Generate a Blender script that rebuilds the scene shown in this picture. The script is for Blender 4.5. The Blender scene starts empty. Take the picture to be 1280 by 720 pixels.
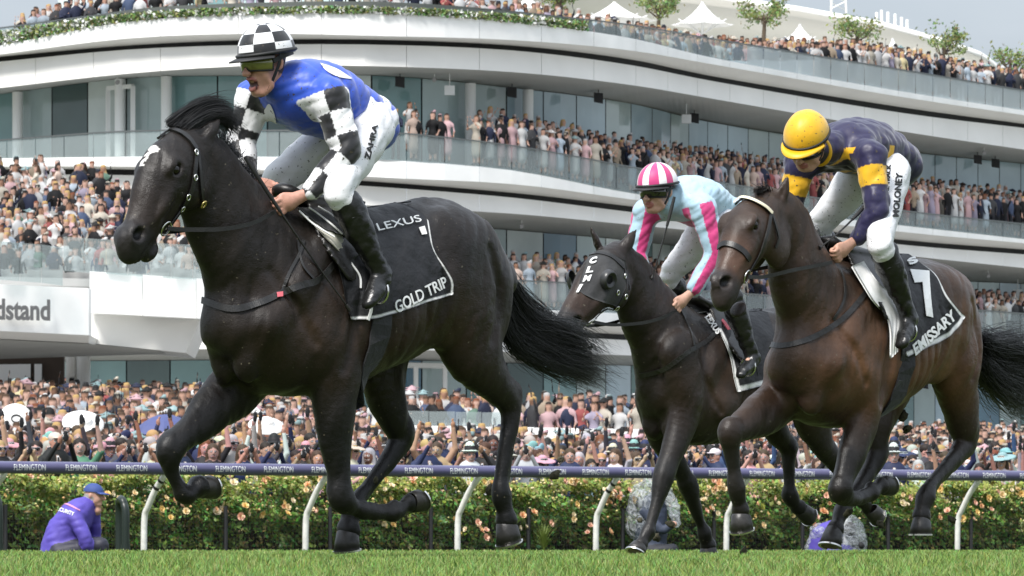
import bpy, math, random
import numpy as np
from mathutils import Vector, Matrix
random.seed(7); RNG = np.random.default_rng(11)
SC = bpy.context.scene; COL = SC.collection
R = math.radians
# ------------------------------------------------------------------ camera
# a long lens held just above the turf; 1280x720 pixel -> ray: X=(px-640)/F*Y , Z=CZ+(HOR-py)/F*Y
F = 7000.0; CZ = 0.04; HOR = 686.0
cam = bpy.data.cameras.new('camera'); camo = bpy.data.objects.new('camera', cam); COL.objects.link(camo)
camo.location = (0, 0, CZ); camo.rotation_euler = (R(90), 0, 0)
cam.sensor_width = 36.0; cam.lens = F/1280*36; cam.shift_y = (HOR-360)/1280; cam.clip_start = 1; cam.clip_end = 5000
cam.dof.use_dof = True; cam.dof.focus_distance = 25.5; cam.dof.aperture_fstop = 27
SC.camera = camo
# ------------------------------------------------------------------ world: bright overcast
world = bpy.data.worlds.new('World'); SC.world = world; world.use_nodes = True
wn = world.node_tree.nodes; wl = world.node_tree.links; wn.clear()
SUN_EL, SUN_AZ = R(52), R(-150)      # high, behind the camera and to its left
sky = wn.new('ShaderNodeTexSky'); sky.sky_type = 'NISHITA'; sky.sun_disc = False
sky.sun_elevation = SUN_EL; sky.sun_rotation = SUN_AZ; sky.dust_density = 3.0; sky.air_density = 1.2
tc = wn.new('ShaderNodeTexCoord'); mp = wn.new('ShaderNodeMapping'); mp.inputs['Scale'].default_value = (1.6, 1.6, 5.0)
nz = wn.new('ShaderNodeTexNoise'); nz.inputs['Scale'].default_value = 3.2; nz.inputs['Detail'].default_value = 7
cr = wn.new('ShaderNodeValToRGB'); cr.color_ramp.elements[0].position = .3; cr.color_ramp.elements[1].position = .75
cr.color_ramp.elements[0].color = (2.0, 2.3, 2.7, 1); cr.color_ramp.elements[1].color = (3.6, 3.8, 4.1, 1)
mx = wn.new('ShaderNodeMix'); mx.data_type = 'RGBA'; mx.inputs[0].default_value = .86
bg = wn.new('ShaderNodeBackground'); bg.inputs[1].default_value = .105
wo = wn.new('ShaderNodeOutputWorld')
wl.new(tc.outputs['Generated'], mp.inputs[0]); wl.new(mp.outputs[0], nz.inputs['Vector']); wl.new(nz.outputs['Fac'], cr.inputs[0])
wl.new(sky.outputs[0], mx.inputs[6])
# an overcast sky is brighter overhead than at the horizon
sx = wn.new('ShaderNodeSeparateXYZ'); mr = wn.new('ShaderNodeMapRange'); mr.inputs[1].default_value = 0; mr.inputs[2].default_value = 1; mr.inputs[3].default_value = 1; mr.inputs[4].default_value = 2.8
vm = wn.new('ShaderNodeVectorMath'); vm.operation = 'MULTIPLY'; wl.new(tc.outputs['Generated'], sx.inputs[0]); wl.new(sx.outputs[2], mr.inputs[0]); wl.new(cr.outputs[0], vm.inputs[0]); wl.new(mr.outputs[0], vm.inputs[1])
wl.new(vm.outputs[0], mx.inputs[7]); wl.new(mx.outputs[2], bg.inputs[0]); wl.new(bg.outputs[0], wo.inputs[0])
sun = bpy.data.lights.new('sun', 'SUN'); suno = bpy.data.objects.new('sun', sun); COL.objects.link(suno)
sun.energy = 2.5; sun.angle = R(16); sun.color = (1, .97, .93)
_d = Vector((-math.sin(R(30))*math.cos(SUN_EL), -math.cos(R(30))*math.cos(SUN_EL), math.sin(SUN_EL)))  # towards the sun
suno.rotation_euler = _d.to_track_quat('Z', 'Y').to_euler()
SC.view_settings.view_transform = 'Standard'; SC.view_settings.look = 'None'; SC.view_settings.gamma = 1
SC.view_settings.exposure = 0.95; SC.view_settings.use_curve_mapping = False
# ------------------------------------------------------------------ helpers
def P(px, py, Y):
    return np.array([(px-640)/F*Y, Y, CZ+(HOR-py)/F*Y])
def tag(o, label=None, cat=None, group=None, kind=None):
    if label: o['label'] = label
    if cat: o['category'] = cat
    if group: o['group'] = group
    if kind: o['kind'] = kind
    return o
def empty(name, loc=(0, 0, 0), rz=0, parent=None):
    o = bpy.data.objects.new(name, None); COL.objects.link(o); o.location = loc; o.rotation_euler = (0, 0, rz); o.empty_display_size = .1
    if parent: o.parent = parent
    return o
def mesh(name, V, Fc, mat=None, parent=None, col=None, smooth=False, reg=None, mats=None, mi=None):
    """V Nx3, Fc: NxK array (tri/quad) or list of arrays; linked object"""
    me = bpy.data.meshes.new(name)
    V = np.asarray(V, np.float32)
    if not isinstance(Fc, list) or np.ndim(Fc[0]) < 2: Fc = [Fc]
    Fc = [np.asarray(f, np.int32) for f in Fc if len(f)]
    me.vertices.add(len(V)); me.vertices.foreach_set('co', V.ravel())
    lv = np.concatenate([f.ravel() for f in Fc]); tot = np.concatenate([np.full(len(f), f.shape[1], np.int32) for f in Fc])
    me.loops.add(len(lv)); me.loops.foreach_set('vertex_index', lv)
    me.polygons.add(len(tot)); st = np.concatenate([[0], np.cumsum(tot)[:-1]]).astype(np.int32)
    me.polygons.foreach_set('loop_start', st)
    try: me.polygons.foreach_set('loop_total', tot)
    except Exception: pass
    me.polygons.foreach_set('use_smooth', np.full(len(tot), bool(smooth)))
    if mi is not None: me.polygons.foreach_set('material_index', np.asarray(mi, np.int32))
    me.update(calc_edges=True)
    if col is not None:
        col = np.asarray(col, np.float32)
        if len(col) == len(V): a = me.color_attributes.new('col', 'FLOAT_COLOR', 'POINT')
        else: a = me.color_attributes.new('col', 'FLOAT_COLOR', 'CORNER')
        c4 = np.ones((len(col), 4), np.float32); c4[:, :3] = col[:, :3]; a.data.foreach_set('color', c4.ravel())
    if reg is not None:
        a = me.attributes.new('reg', 'FLOAT', 'POINT'); a.data.foreach_set('value', np.asarray(reg, np.float32))
    for m in (mats or ([mat] if mat else [])): me.materials.append(m)
    o = bpy.data.objects.new(name, me); COL.objects.link(o)
    if parent: o.parent = parent
    return o
class MB:
    """collects pieces into one mesh"""
    def __init__(s): s.v = []; s.f = {3: [], 4: []}; s.n = 0; s.c = []
    def add(s, V, Fc, c=None):
        V = np.asarray(V, float); Fc = np.asarray(Fc, int)
        s.v.append(V); s.f[Fc.shape[1]].append(Fc+s.n); s.n += len(V)
        if c is not None: s.c.append(np.tile(np.asarray(c, float)[None], (len(V), 1)) if np.ndim(c) == 1 else np.asarray(c))
        return s
    def box(s, lo, hi, c=None):
        x0, y0, z0 = lo; x1, y1, z1 = hi
        return s.add([(x0,y0,z0),(x1,y0,z0),(x1,y1,z0),(x0,y1,z0),(x0,y0,z1),(x1,y0,z1),(x1,y1,z1),(x0,y1,z1)], BOXF, c)
    def bar(s, a, b, w, h, c=None, up=(0, 0, 1)):
        a = np.array(a, float); b = np.array(b, float); t = b-a; t /= np.linalg.norm(t)
        l = np.cross(up, t); l /= np.linalg.norm(l)+1e-9; n = np.cross(t, l)
        V = [p+i*l*w/2+j*n*h/2 for p in (a, b) for i, j in ((-1,-1),(1,-1),(1,1),(-1,1))]
        return s.add(V, [(0,1,2,3),(7,6,5,4),(0,4,5,1),(1,5,6,2),(2,6,7,3),(3,7,4,0)], c)
    def tube(s, pts, r, n=8, c=None, cap=True):
        V, Fq = tube_arr(pts, r, n)
        s.add(V, Fq, c)
        if cap:
            m = len(pts)
            for k in (0, m-1):
                ring = np.arange(k*n, k*n+n); cv = V[ring].mean(0)
                s.add(np.vstack([V[ring], cv[None]]), [(i, (i+1) % n, n) for i in range(n)], c)
        return s
    def build(s, name, mat, parent=None, smooth=False, **k):
        V = np.concatenate(s.v)
        return mesh(name, V, [np.concatenate(f) for f in s.f.values() if f], mat, parent, col=np.concatenate(s.c) if s.c else None, smooth=smooth, **k)
BOXF = [(0,3,2,1),(4,5,6,7),(0,1,5,4),(1,2,6,5),(2,3,7,6),(3,0,4,7)]
def frames(pts):
    pts = np.asarray(pts, float); t = np.gradient(pts, axis=0); t /= np.linalg.norm(t, axis=1)[:, None]+1e-9
    n = np.zeros_like(t); ref = np.array([0, 0, 1.]) if abs(t[0, 2]) < .9 else np.array([1., 0, 0])
    v = ref
    for i in range(len(t)):
        v = v-np.dot(v, t[i])*t[i]; v /= np.linalg.norm(v)+1e-9; n[i] = v
    return t, n, np.cross(t, n)
def tube_arr(pts, r, n=8):
    pts = np.asarray(pts, float); r = np.broadcast_to(np.asarray(r, float), (len(pts),))
    t, a, b = frames(pts); th = np.arange(n)*2*np.pi/n
    V = pts[:, None]+r[:, None, None]*(np.cos(th)[None, :, None]*a[:, None]+np.sin(th)[None, :, None]*b[:, None])
    m = len(pts); i = np.arange(m-1)[:, None]*n; j = np.arange(n)[None]; k = (j+1) % n
    return V.reshape(-1, 3), np.stack([i+j, i+k, i+n+k, i+n+j], -1).reshape(-1, 4)
def catmull(pts, sub=6):
    p = np.asarray(pts, float)
    if len(p) < 3: return np.linspace(0, 1, sub+1)[:, None]*(p[-1]-p[0])+p[0]
    q = np.vstack([2*p[0]-p[1], p, 2*p[-1]-p[-2]]); out = []
    for i in range(1, len(q)-2):
        t = (np.arange(sub)/sub)[:, None]
        out.append(.5*((2*q[i])+(-q[i-1]+q[i+1])*t+(2*q[i-1]-5*q[i]+4*q[i+1]-q[i+2])*t*t+(-q[i-1]+3*q[i]-3*q[i+1]+q[i+2])*t**3))
    return np.vstack(out+[p[-1:]])
def unit(v):
    v = np.asarray(v, float); return v/(np.linalg.norm(v)+1e-12)
# ------------------------------------------------------------------ materials
def mat(name, base=(.5,.5,.5), rough=.6, metal=0, spec=.5, attr=None, noise=0, nscale=20, bump=0, bscale=60, sheen=0, coat=0, specks=None, detail=5, coord='Object', bdist=.01):
    m = bpy.data.materials.new(name); m.use_nodes = True; N = m.node_tree.nodes; L = m.node_tree.links
    b = N['Principled BSDF']; b.inputs['Roughness'].default_value = rough; b.inputs['Metallic'].default_value = metal
    b.inputs['Specular IOR Level'].default_value = spec; b.inputs['Sheen Weight'].default_value = sheen; b.inputs['Coat Weight'].default_value = coat
    b.inputs['Base Color'].default_value = (*base, 1); src = None
    t = N.new('ShaderNodeTexCoord')
    if attr:
        a = N.new('ShaderNodeAttribute'); a.attribute_name = attr; src = a.outputs['Color']
    if noise:
        n = N.new('ShaderNodeTexNoise'); n.inputs['Scale'].default_value = nscale; n.inputs['Detail'].default_value = detail
        L.new(t.outputs[coord], n.inputs['Vector'])
        h = N.new('ShaderNodeMapRange'); h.inputs[1].default_value = .3; h.inputs[2].default_value = .7; h.inputs[3].default_value = 1-noise; h.inputs[4].default_value = 1+noise
        L.new(n.outputs['Fac'], h.inputs[0])
        x = N.new('ShaderNodeVectorMath'); x.operation = 'MULTIPLY'; L.new(h.outputs[0], x.inputs[1])
        if src: L.new(src, x.inputs[0])
        else: x.inputs[0].default_value = base
        src = x.outputs[0]
    if specks:   # splashes of mud: (colour, scale, threshold)
        c, sc, th = specks
        v = N.new('ShaderNodeTexNoise'); v.inputs['Scale'].default_value = sc; v.inputs['Detail'].default_value = 2; L.new(t.outputs[coord], v.inputs['Vector'])
        r = N.new('ShaderNodeMapRange'); r.inputs[1].default_value = th; r.inputs[2].default_value = th+.03; L.new(v.outputs['Fac'], r.inputs[0])
        x = N.new('ShaderNodeMix'); x.data_type = 'RGBA'; x.inputs[7].default_value = (*c, 1); L.new(r.outputs[0], x.inputs[0])
        if src: L.new(src, x.inputs[6])
        else: x.inputs[6].default_value = (*base, 1)
        src = x.outputs[2]
    if src: L.new(src, b.inputs['Base Color'])
    if bump:
        n = N.new('ShaderNodeTexNoise'); n.inputs['Scale'].default_value = bscale; n.inputs['Detail'].default_value = 4; L.new(t.outputs[coord], n.inputs['Vector'])
        bp = N.new('ShaderNodeBump'); bp.inputs['Strength'].default_value = bump; bp.inputs['Distance'].default_value = bdist
        L.new(n.outputs['Fac'], bp.inputs['Height']); L.new(bp.outputs[0], b.inputs['Normal'])
    return m
# ------------------------------------------------------------------ signed-distance modelling
def smin(a, b, k):
    if k <= 0: return np.minimum(a, b)
    h = np.clip(.5+.5*(b-a)/k, 0, 1); return b+(a-b)*h-k*h*(1-h)
class SDF:
    def __init__(s, lo, hi, h):
        s.lo = np.array(lo, np.float32); s.h = h; s.n = np.ceil((np.array(hi)-lo)/h).astype(int)+1
        s.d = np.full(s.n, .3, np.float32); s.prims = []
    def _sub(s, lo, hi):
        i0 = np.clip(np.floor((np.array(lo)-s.lo)/s.h).astype(int), 0, s.n-1); i1 = np.clip(np.ceil((np.array(hi)-s.lo)/s.h).astype(int)+1, 1, s.n)
        sl = tuple(slice(a, b) for a, b in zip(i0, i1))
        ax = [s.lo[k]+s.h*np.arange(i0[k], i1[k], dtype=np.float32) for k in range(3)]
        return sl, ax
    def _put(s, lo, hi, fn, k, carve=False, reg=0):
        m = max(.06, 2*k); sl, ax = s._sub(np.array(lo)-m, np.array(hi)+m)
        if min(len(a) for a in ax) < 2: return
        X, Y, Z = ax[0][:, None, None], ax[1][None, :, None], ax[2][None, None, :]
        v = fn(X, Y, Z).astype(np.float32)
        if carve: s.d[sl] = -smin(-s.d[sl], v, k)
        else:
            s.d[sl] = smin(s.d[sl], v, k); s.prims.append((fn, reg))
    def ell(s, c, r, axes=None, k=.03, carve=False, reg=0):
        c = np.array(c, float); r = np.array(r, float); A = np.eye(3) if axes is None else np.array([unit(a) for a in axes])
        def fn(X, Y, Z):
            q = [(X-c[0])*A[i, 0]+(Y-c[1])*A[i, 1]+(Z-c[2])*A[i, 2] for i in range(3)]
            k0 = np.sqrt(sum((q[i]/r[i])**2 for i in range(3))); k1 = np.sqrt(sum((q[i]/r[i]**2)**2 for i in range(3)))+1e-6
            return k0*(k0-1)/k1
        e = np.sqrt(((A*r[:, None])**2).sum(0)); s._put(c-e, c+e, fn, k, carve, reg)
    def chain(s, pts, ra, rb=None, k=.03, sub=4, lat=(0, 1, 0), reg=0, carve=False):
        pts = np.asarray(pts, float); ra = np.asarray(ra, float); ra = np.broadcast_to(ra, (len(pts),)); rb = ra if rb is None else np.broadcast_to(np.asarray(rb, float), (len(pts),))
        q = catmull(np.column_stack([pts, ra, rb]), sub) if sub > 1 and len(pts) > 2 else np.column_stack([pts, ra, rb])
        lat = unit(lat)
        def fn(X, Y, Z, q=q):
            best = None
            for i in range(len(q)-1):
                a, b = q[i, :3], q[i+1, :3]; t = b-a; Ln = np.linalg.norm(t)
                if Ln < 1e-6: continue
                t = t/Ln; l = lat-np.dot(lat, t)*t; l = unit(l) if np.linalg.norm(l) > 1e-3 else unit(np.cross(t, (1, 0, .3))); n = np.cross(t, l)
                x, y, z = X-a[0], Y-a[1], Z-a[2]
                w = x*t[0]+y*t[1]+z*t[2]; tau = np.clip(w/Ln, 0, 1); w = w-tau*Ln
                A = q[i, 3]+(q[i+1, 3]-q[i, 3])*tau; B = q[i, 4]+(q[i+1, 4]-q[i, 4])*tau; C = .5*(A+B)
                u = x*n[0]+y*n[1]+z*n[2]; v = x*l[0]+y*l[1]+z*l[2]
                k0 = np.sqrt((u/A)**2+(v/B)**2+(w/C)**2); k1 = np.sqrt((u/A**2)**2+(v/B**2)**2+(w/C**2)**2)+1e-6
                d = k0*(k0-1)/k1; best = d if best is None else np.minimum(best, d)
            return best
        m = np.maximum(q[:, 3], q[:, 4])[:, None]; s._put((q[:, :3]-m).min(0), (q[:, :3]+m).max(0), fn, k, carve, reg)
    def noise(s, amp, freq, seed=0, n=7, ridge=False, dir=None):
        g = np.random.default_rng(seed); ax = [s.lo[k]+s.h*np.arange(s.n[k], dtype=np.float32) for k in range(3)]
        X, Y, Z = ax[0][:, None, None], ax[1][None, :, None], ax[2][None, None, :]; band = np.abs(s.d) < .05
        w = np.zeros(s.n, np.float32)
        for i in range(n):
            v = (unit(g.normal(size=3)) if dir is None else unit(unit(dir)+.38*g.normal(size=3)))*freq*g.uniform(.6, 1.7); ph = g.uniform(0, 6.28); b = unit(g.normal(size=3))*freq*.22
            t = np.sin(X*v[0]+Y*v[1]+Z*v[2]+ph+(1.3*np.sin(X*b[0]+Y*b[1]+Z*b[2]) if dir is not None else 0)); w += t
        w /= math.sqrt(n)
        if ridge: w = .45-np.abs(w)
        s.d = np.where(band, s.d+amp*w, s.d).astype(np.float32)
    def sample(s, p):
        q = (np.asarray(p, np.float32)-s.lo)/s.h; q = np.clip(q, 0, s.n-1.001); i = q.astype(int); f = q-i; d = 0
        for a in (0, 1):
            for b in (0, 1):
                for c in (0, 1):
                    d = d+s.d[i[:, 0]+a, i[:, 1]+b, i[:, 2]+c]*np.where(a, f[:, 0], 1-f[:, 0])*np.where(b, f[:, 1], 1-f[:, 1])*np.where(c, f[:, 2], 1-f[:, 2])
        return d
    def grad(s, p, e=None):
        e = e or s.h*1.5; p = np.asarray(p, float); g = np.stack([s.sample(p+np.eye(3)[k]*e)-s.sample(p-np.eye(3)[k]*e) for k in range(3)], -1)
        return g/(np.linalg.norm(g, axis=1)[:, None]+1e-9)
    def mesh(s):
        d = s.d; S = d < 0; n = d.shape
        c = [S[a:n[0]-1+a, b:n[1]-1+b, e:n[2]-1+e] for a in (0, 1) for b in (0, 1) for e in (0, 1)]
        cnt = np.zeros(c[0].shape, np.int8)
        for k in c: cnt += k
        act = (cnt > 0) & (cnt < 8); I = np.argwhere(act); idx = np.full(act.shape, -1, np.int32); idx[act] = np.arange(len(I))
        acc = np.zeros((len(I), 3)); num = np.zeros(len(I)); i, j, k = I.T
        corner = [(a, b, e) for a in (0, 1) for b in (0, 1) for e in (0, 1)]
        val = {q: d[i+q[0], j+q[1], k+q[2]] for q in corner}
        for q in corner:
            for axk in range(3):
                if q[axk] == 0:
                    q2 = list(q); q2[axk] = 1; q2 = tuple(q2); a, b = val[q], val[q2]; m = (a < 0) != (b < 0)
                    t = np.where(m, a/(a-b+1e-12), 0); pos = np.tile(np.array(q, float), (len(I), 1)); pos[:, axk] += t
                    acc += pos*m[:, None]; num += m
        V = (I+acc/num[:, None])*s.h+s.lo; Fs = []
        for axk in range(3):
            sl0 = [slice(None)]*3; sl1 = [slice(None)]*3; sl0[axk] = slice(0, n[axk]-1); sl1[axk] = slice(1, n[axk])
            a, b = S[tuple(sl0)], S[tuple(sl1)]; E = np.argwhere(a != b); u, v = (axk+1) % 3, (axk+2) % 3
            ok = (E[:, u] > 0) & (E[:, v] > 0) & (E[:, u] < n[u]-1) & (E[:, v] < n[v]-1); E = E[ok]
            fl = a[tuple(E.T)]; qs = []
            for du, dv in ((-1, -1), (0, -1), (0, 0), (-1, 0)):
                e = E.copy(); e[:, u] += du; e[:, v] += dv; qs.append(idx[tuple(e.T)])
            q = np.stack(qs, -1); q[~fl] = q[~fl][:, ::-1]; Fs.append(q)
        return V, np.concatenate(Fs)
    def regions(s, V):
        V = np.asarray(V); best = np.full(len(V), 9.); r = np.zeros(len(V))
        for fn, g in s.prims:
            d = fn(V[:, 0], V[:, 1], V[:, 2]); m = d < best; best[m] = d[m]; r[m] = g
        return r
class Frame:
    """a horse's own frame: x forward, y to its left (the side we see), z up; pixel <-> local"""
    def __init__(s, px, Y0, a):
        s.Y0 = Y0; s.X0 = (px-640)/F*Y0; s.a = R(a); s.h = np.array([-math.cos(s.a), -math.sin(s.a)]); s.n = np.array([math.sin(s.a), -math.cos(s.a)])
    def L(s, px, py, lat=0.):
        """local point on the vertical plane at lateral offset lat, seen at pixel"""
        k = (px-640)/F; ox = s.X0+lat*s.n[0]; oy = s.Y0+lat*s.n[1]
        u = (k*oy-ox)/(s.h[0]-k*s.h[1]); Y = oy+u*s.h[1]
        return np.array([u, lat, CZ+(HOR-py)/F*Y])
    def Ls(s, rows): return np.array([s.L(*r[:3]) for r in rows])
    def cam(s):
        o = np.array([0-s.X0, 0-s.Y0]); return np.array([o@s.h, o@s.n, CZ])
    def ray(s, px, py):
        d = np.stack([(np.asarray(px, float)-640)/F, np.ones(np.shape(px)), (HOR-np.asarray(py, float))/F], -1)
        l = np.stack([d[..., 0]*s.h[0]+d[..., 1]*s.h[1], d[..., 0]*s.n[0]+d[..., 1]*s.n[1], d[..., 2]], -1)
        return l/np.linalg.norm(l, axis=-1)[..., None]
    def hit(s, sdf, px, py, off=0.):
        """first surface point along each pixel's ray, lifted by off; misses slide to the nearest surface"""
        px = np.atleast_1d(np.asarray(px, float)); py = np.atleast_1d(np.asarray(py, float)); d = s.ray(px, py); o = s.cam()
        t = np.full(len(px), s.Y0-1.6); best = t.copy(); bd = np.full(len(px), 9.)
        for _ in range(140):
            v = sdf.sample(o+d*t[:, None])-off; m = v < bd; bd[m] = v[m]; best[m] = t[m]; t = t+np.clip(v, .0012, .05)*(v > .001)
        p = o+d*best[:, None]
        for _ in range(4): p = p-(sdf.sample(p)-off)[:, None]*sdf.grad(p)
        return p, sdf.grad(p)
    def place(s, o):
        o.location = (s.X0, s.Y0, 0); o.rotation_euler = (0, 0, math.pi+s.a)
    def world(s, p):
        p = np.asarray(p, float); return np.stack([s.X0+p[..., 0]*s.h[0]+p[..., 1]*s.n[0], s.Y0+p[..., 0]*s.h[1]+p[..., 1]*s.n[1], p[..., 2]], -1)
# ================================================================== horses
M_leather = mat('black_leather', (.012,.011,.010), .38, spec=.5, noise=.3, nscale=60, bump=.15, bscale=200)
M_steel = mat('polished_steel', (.72,.71,.68), .22, metal=1)
M_brass = mat('brass', (.65,.5,.2), .3, metal=1)
M_black_cloth = mat('black_cloth', (.010,.010,.012), .75, sheen=.15, bump=.25, bscale=35, bdist=.02)
M_white = mat('white_print', (.78,.78,.77), .6)
M_cream = mat('cream_pad', (.55,.53,.46), .7)
M_tan = mat('tan_sole', (.30,.25,.17), .7, noise=.3, nscale=30)
M_hoof = mat('hoof_horn', (.022,.020,.018), .42, noise=.4, nscale=25, bump=.2, bscale=50)
M_eye = mat('horse_eye', (.010,.006,.004), .12, spec=.5)
def coat_mat(name, rough, spec):
    m = mat(name, (.02,.015,.012), rough, spec=spec, attr='col', noise=.34, nscale=7, bump=.22, bscale=38, sheen=.02, bdist=.014, detail=9, specks=((.10,.085,.06), 52, .715))
    N = m.node_tree.nodes; L = m.node_tree.links; b = N['Principled BSDF']
    # lay of the hair and sweat: roughness varies over the coat
    n = N.new('ShaderNodeTexNoise'); n.inputs['Scale'].default_value = 5; n.inputs['Detail'].default_value = 6; t = N.new('ShaderNodeTexCoord'); L.new(t.outputs['Object'], n.inputs['Vector'])
    r = N.new('ShaderNodeMapRange'); r.inputs[1].default_value = .35; r.inputs[2].default_value = .65; r.inputs[3].default_value = rough-.1; r.inputs[4].default_value = rough+.14
    L.new(n.outputs['Fac'], r.inputs[0]); L.new(r.outputs[0], b.inputs['Roughness'])
    mp2 = N.new('ShaderNodeMapping'); mp2.inputs['Scale'].default_value = (70, 240, 240); mp2.inputs['Rotation'].default_value = (0, .5, 0); h2 = N.new('ShaderNodeTexNoise'); h2.inputs['Scale'].default_value = 1; h2.inputs['Detail'].default_value = 3
    b2 = N.new('ShaderNodeBump'); b2.inputs['Strength'].default_value = .35; b2.inputs['Distance'].default_value = .004
    L.new(t.outputs['Object'], mp2.inputs[0]); L.new(mp2.outputs[0], h2.inputs['Vector']); L.new(h2.outputs['Fac'], b2.inputs['Height'])
    old = [k for k in N if k.type == 'BUMP' and k != b2][0]; L.new(old.outputs[0], b2.inputs['Normal']); L.new(b2.outputs[0], b.inputs['Normal'])
    return m
def patch(fr, sdf, corners, nu, nv, off, name, m, parent, thick=.006, smooth=True, colfn=None, mirror=False, edge=None):
    """cloth lying on the body: corner pixels tl,tr,br,bl (or 4 edge polylines) dropped onto the surface"""
    U, V = np.meshgrid(np.linspace(0, 1, nu), np.linspace(0, 1, nv), indexing='ij')
    if edge is None:
        tl, tr, br, bl = [np.array(c, float) for c in corners]
        Q = ((1-U)*(1-V))[..., None]*tl+(U*(1-V))[..., None]*tr+(U*V)[..., None]*br+((1-U)*V)[..., None]*bl
    else:
        def ev(e, t):
            e = catmull(e, 8); d = np.r_[0, np.cumsum(np.linalg.norm(np.diff(e, axis=0), axis=1))]; d /= d[-1]
            return np.stack([np.interp(t, d, e[:, 0]), np.interp(t, d, e[:, 1])], -1)
        T, B, Lf, Rt = edge; t_, b_, l_, r_ = ev(T, U), ev(B, U), ev(Lf, V), ev(Rt, V)
        c00, c10, c01, c11 = [np.array(c, float) for c in (T[0], T[-1], B[0], B[-1])]
        Q = (1-V)[..., None]*t_+V[..., None]*b_+(1-U)[..., None]*l_+U[..., None]*r_-(((1-U)*(1-V))[..., None]*c00+(U*(1-V))[..., None]*c10+((1-U)*V)[..., None]*c01+(U*V)[..., None]*c11)
    p, n = fr.hit(sdf, Q[..., 0].ravel(), Q[..., 1].ravel(), off)
    rip = (.005*np.sin(U.ravel()*15+V.ravel()*6)+.007*np.abs(np.sin(U.ravel()*7-V.ravel()*5+1))+.003*np.sin(U.ravel()*31+V.ravel()*13))*V.ravel() if name == 'number_cloth' else .003*np.sin(U.ravel()*17+V.ravel()*9)*V.ravel()
    p = p+n*rip[:, None]
    if mirror: p = p*np.array([1, -1, 1]); n = n*np.array([1, -1, 1])
    q = p-n*thick; V3 = np.vstack([p, q]); K = nu*nv
    i, j = np.meshgrid(np.arange(nu-1), np.arange(nv-1), indexing='ij'); a = (i*nv+j).ravel()
    f = np.stack([a, a+1, a+nv+1, a+nv], -1); fs = [f, (f+K)[:, ::-1]]
    bd = np.r_[np.arange(nv), np.arange(1, nu)*nv+nv-1, (nu-1)*nv+np.arange(nv-2, -1, -1), np.arange(nu-2, 0, -1)*nv]; b2 = np.roll(bd, -1)
    fs.append(np.stack([bd, b2, b2+K, bd+K], -1))
    col = None
    if colfn is not None: c = colfn(U.ravel(), V.ravel()); col = np.vstack([c, c])
    return mesh(name, V3, np.concatenate(fs), m, parent, col=col, smooth=smooth)
def strap(fr, sdf, pxs, w, name, m, parent, off=.006, th=.006, sub=8, mirror=False):
    """leather strap laid on the surface along a pixel path"""
    q = catmull(pxs, sub); p, n = fr.hit(sdf, q[:, 0], q[:, 1], off)
    for _ in range(2): p[1:-1] = .25*p[:-2]+.5*p[1:-1]+.25*p[2:]
    if mirror: p = p*np.array([1, -1, 1]); n = n*np.array([1, -1, 1])
    return ribbon(p, n, w, th, name, m, parent)
def ribbon(p, n, w, th, name, m, parent):
    t = np.gradient(p, axis=0); t /= np.linalg.norm(t, axis=1)[:, None]+1e-9
    l = np.cross(n, t); l /= np.linalg.norm(l, axis=1)[:, None]+1e-9; w = np.broadcast_to(w, (len(p),))[:, None]
    V = np.stack([p-l*w/2-n*th/2, p+l*w/2-n*th/2, p+l*w/2+n*th/2, p-l*w/2+n*th/2], 1).reshape(-1, 3); k = len(p)
    i = np.arange(k-1)[:, None]*4; j = np.arange(4)[None]; f = np.stack([i+j, i+(j+1) % 4, i+4+(j+1) % 4, i+4+j], -1).reshape(-1, 4)
    f = np.concatenate([f, [[3, 2, 1, 0]], [[4*k-4, 4*k-3, 4*k-2, 4*k-1]]])
    return mesh(name, V, f, m, parent)
TXT = {}
def text_arr(s, bold=0.0, sub=0):
    """letters as flat triangles in unit height, x from 0 to width"""
    key = (s, bold)
    if key in TXT: return TXT[key]
    cu = bpy.data.curves.new('t', 'FONT'); cu.body = s; cu.size = 1; cu.offset = bold; cu.resolution_u = 4
    o = bpy.data.objects.new('t', cu); COL.objects.link(o); dg = bpy.context.evaluated_depsgraph_get(); me = o.evaluated_get(dg).to_mesh()
    V = np.array([v.co[:] for v in me.vertices]); me.calc_loop_triangles(); T = np.array([t.vertices[:] for t in me.loop_triangles])
    bpy.data.objects.remove(o); bpy.data.curves.remove(cu)
    V = V-V.min(0); h = V[:, 1].max(); V = V/h
    for _ in range(3):      # split long triangles so that letters can follow a curved surface
        mid = {}; nt = []; V = list(V)
        def md(a, b):
            q = (min(a, b), max(a, b))
            if q not in mid: mid[q] = len(V); V.append((V[a]+V[b])/2)
            return mid[q]
        big = lambda a, b: np.linalg.norm(V[a]-V[b]) > .28
        for a, b, c in T:
            e = (big(a, b), big(b, c), big(c, a))
            if not any(e): nt.append((a, b, c)); continue
            if sum(e) == 3: x, y, z = md(a, b), md(b, c), md(c, a); nt += [(a, x, z), (x, b, y), (z, y, c), (x, y, z)]
            else:
                while not (e[0] and not e[2]): a, b, c = b, c, a; e = (e[1], e[2], e[0])
                x = md(a, b)
                if e[1]: y = md(b, c); nt += [(x, b, y), (a, x, y), (a, y, c)]
                else: nt += [(a, x, c), (x, b, c)]
        V = np.array(V); T = np.array(nt)
    TXT[key] = (V, T); return V, T
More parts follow.
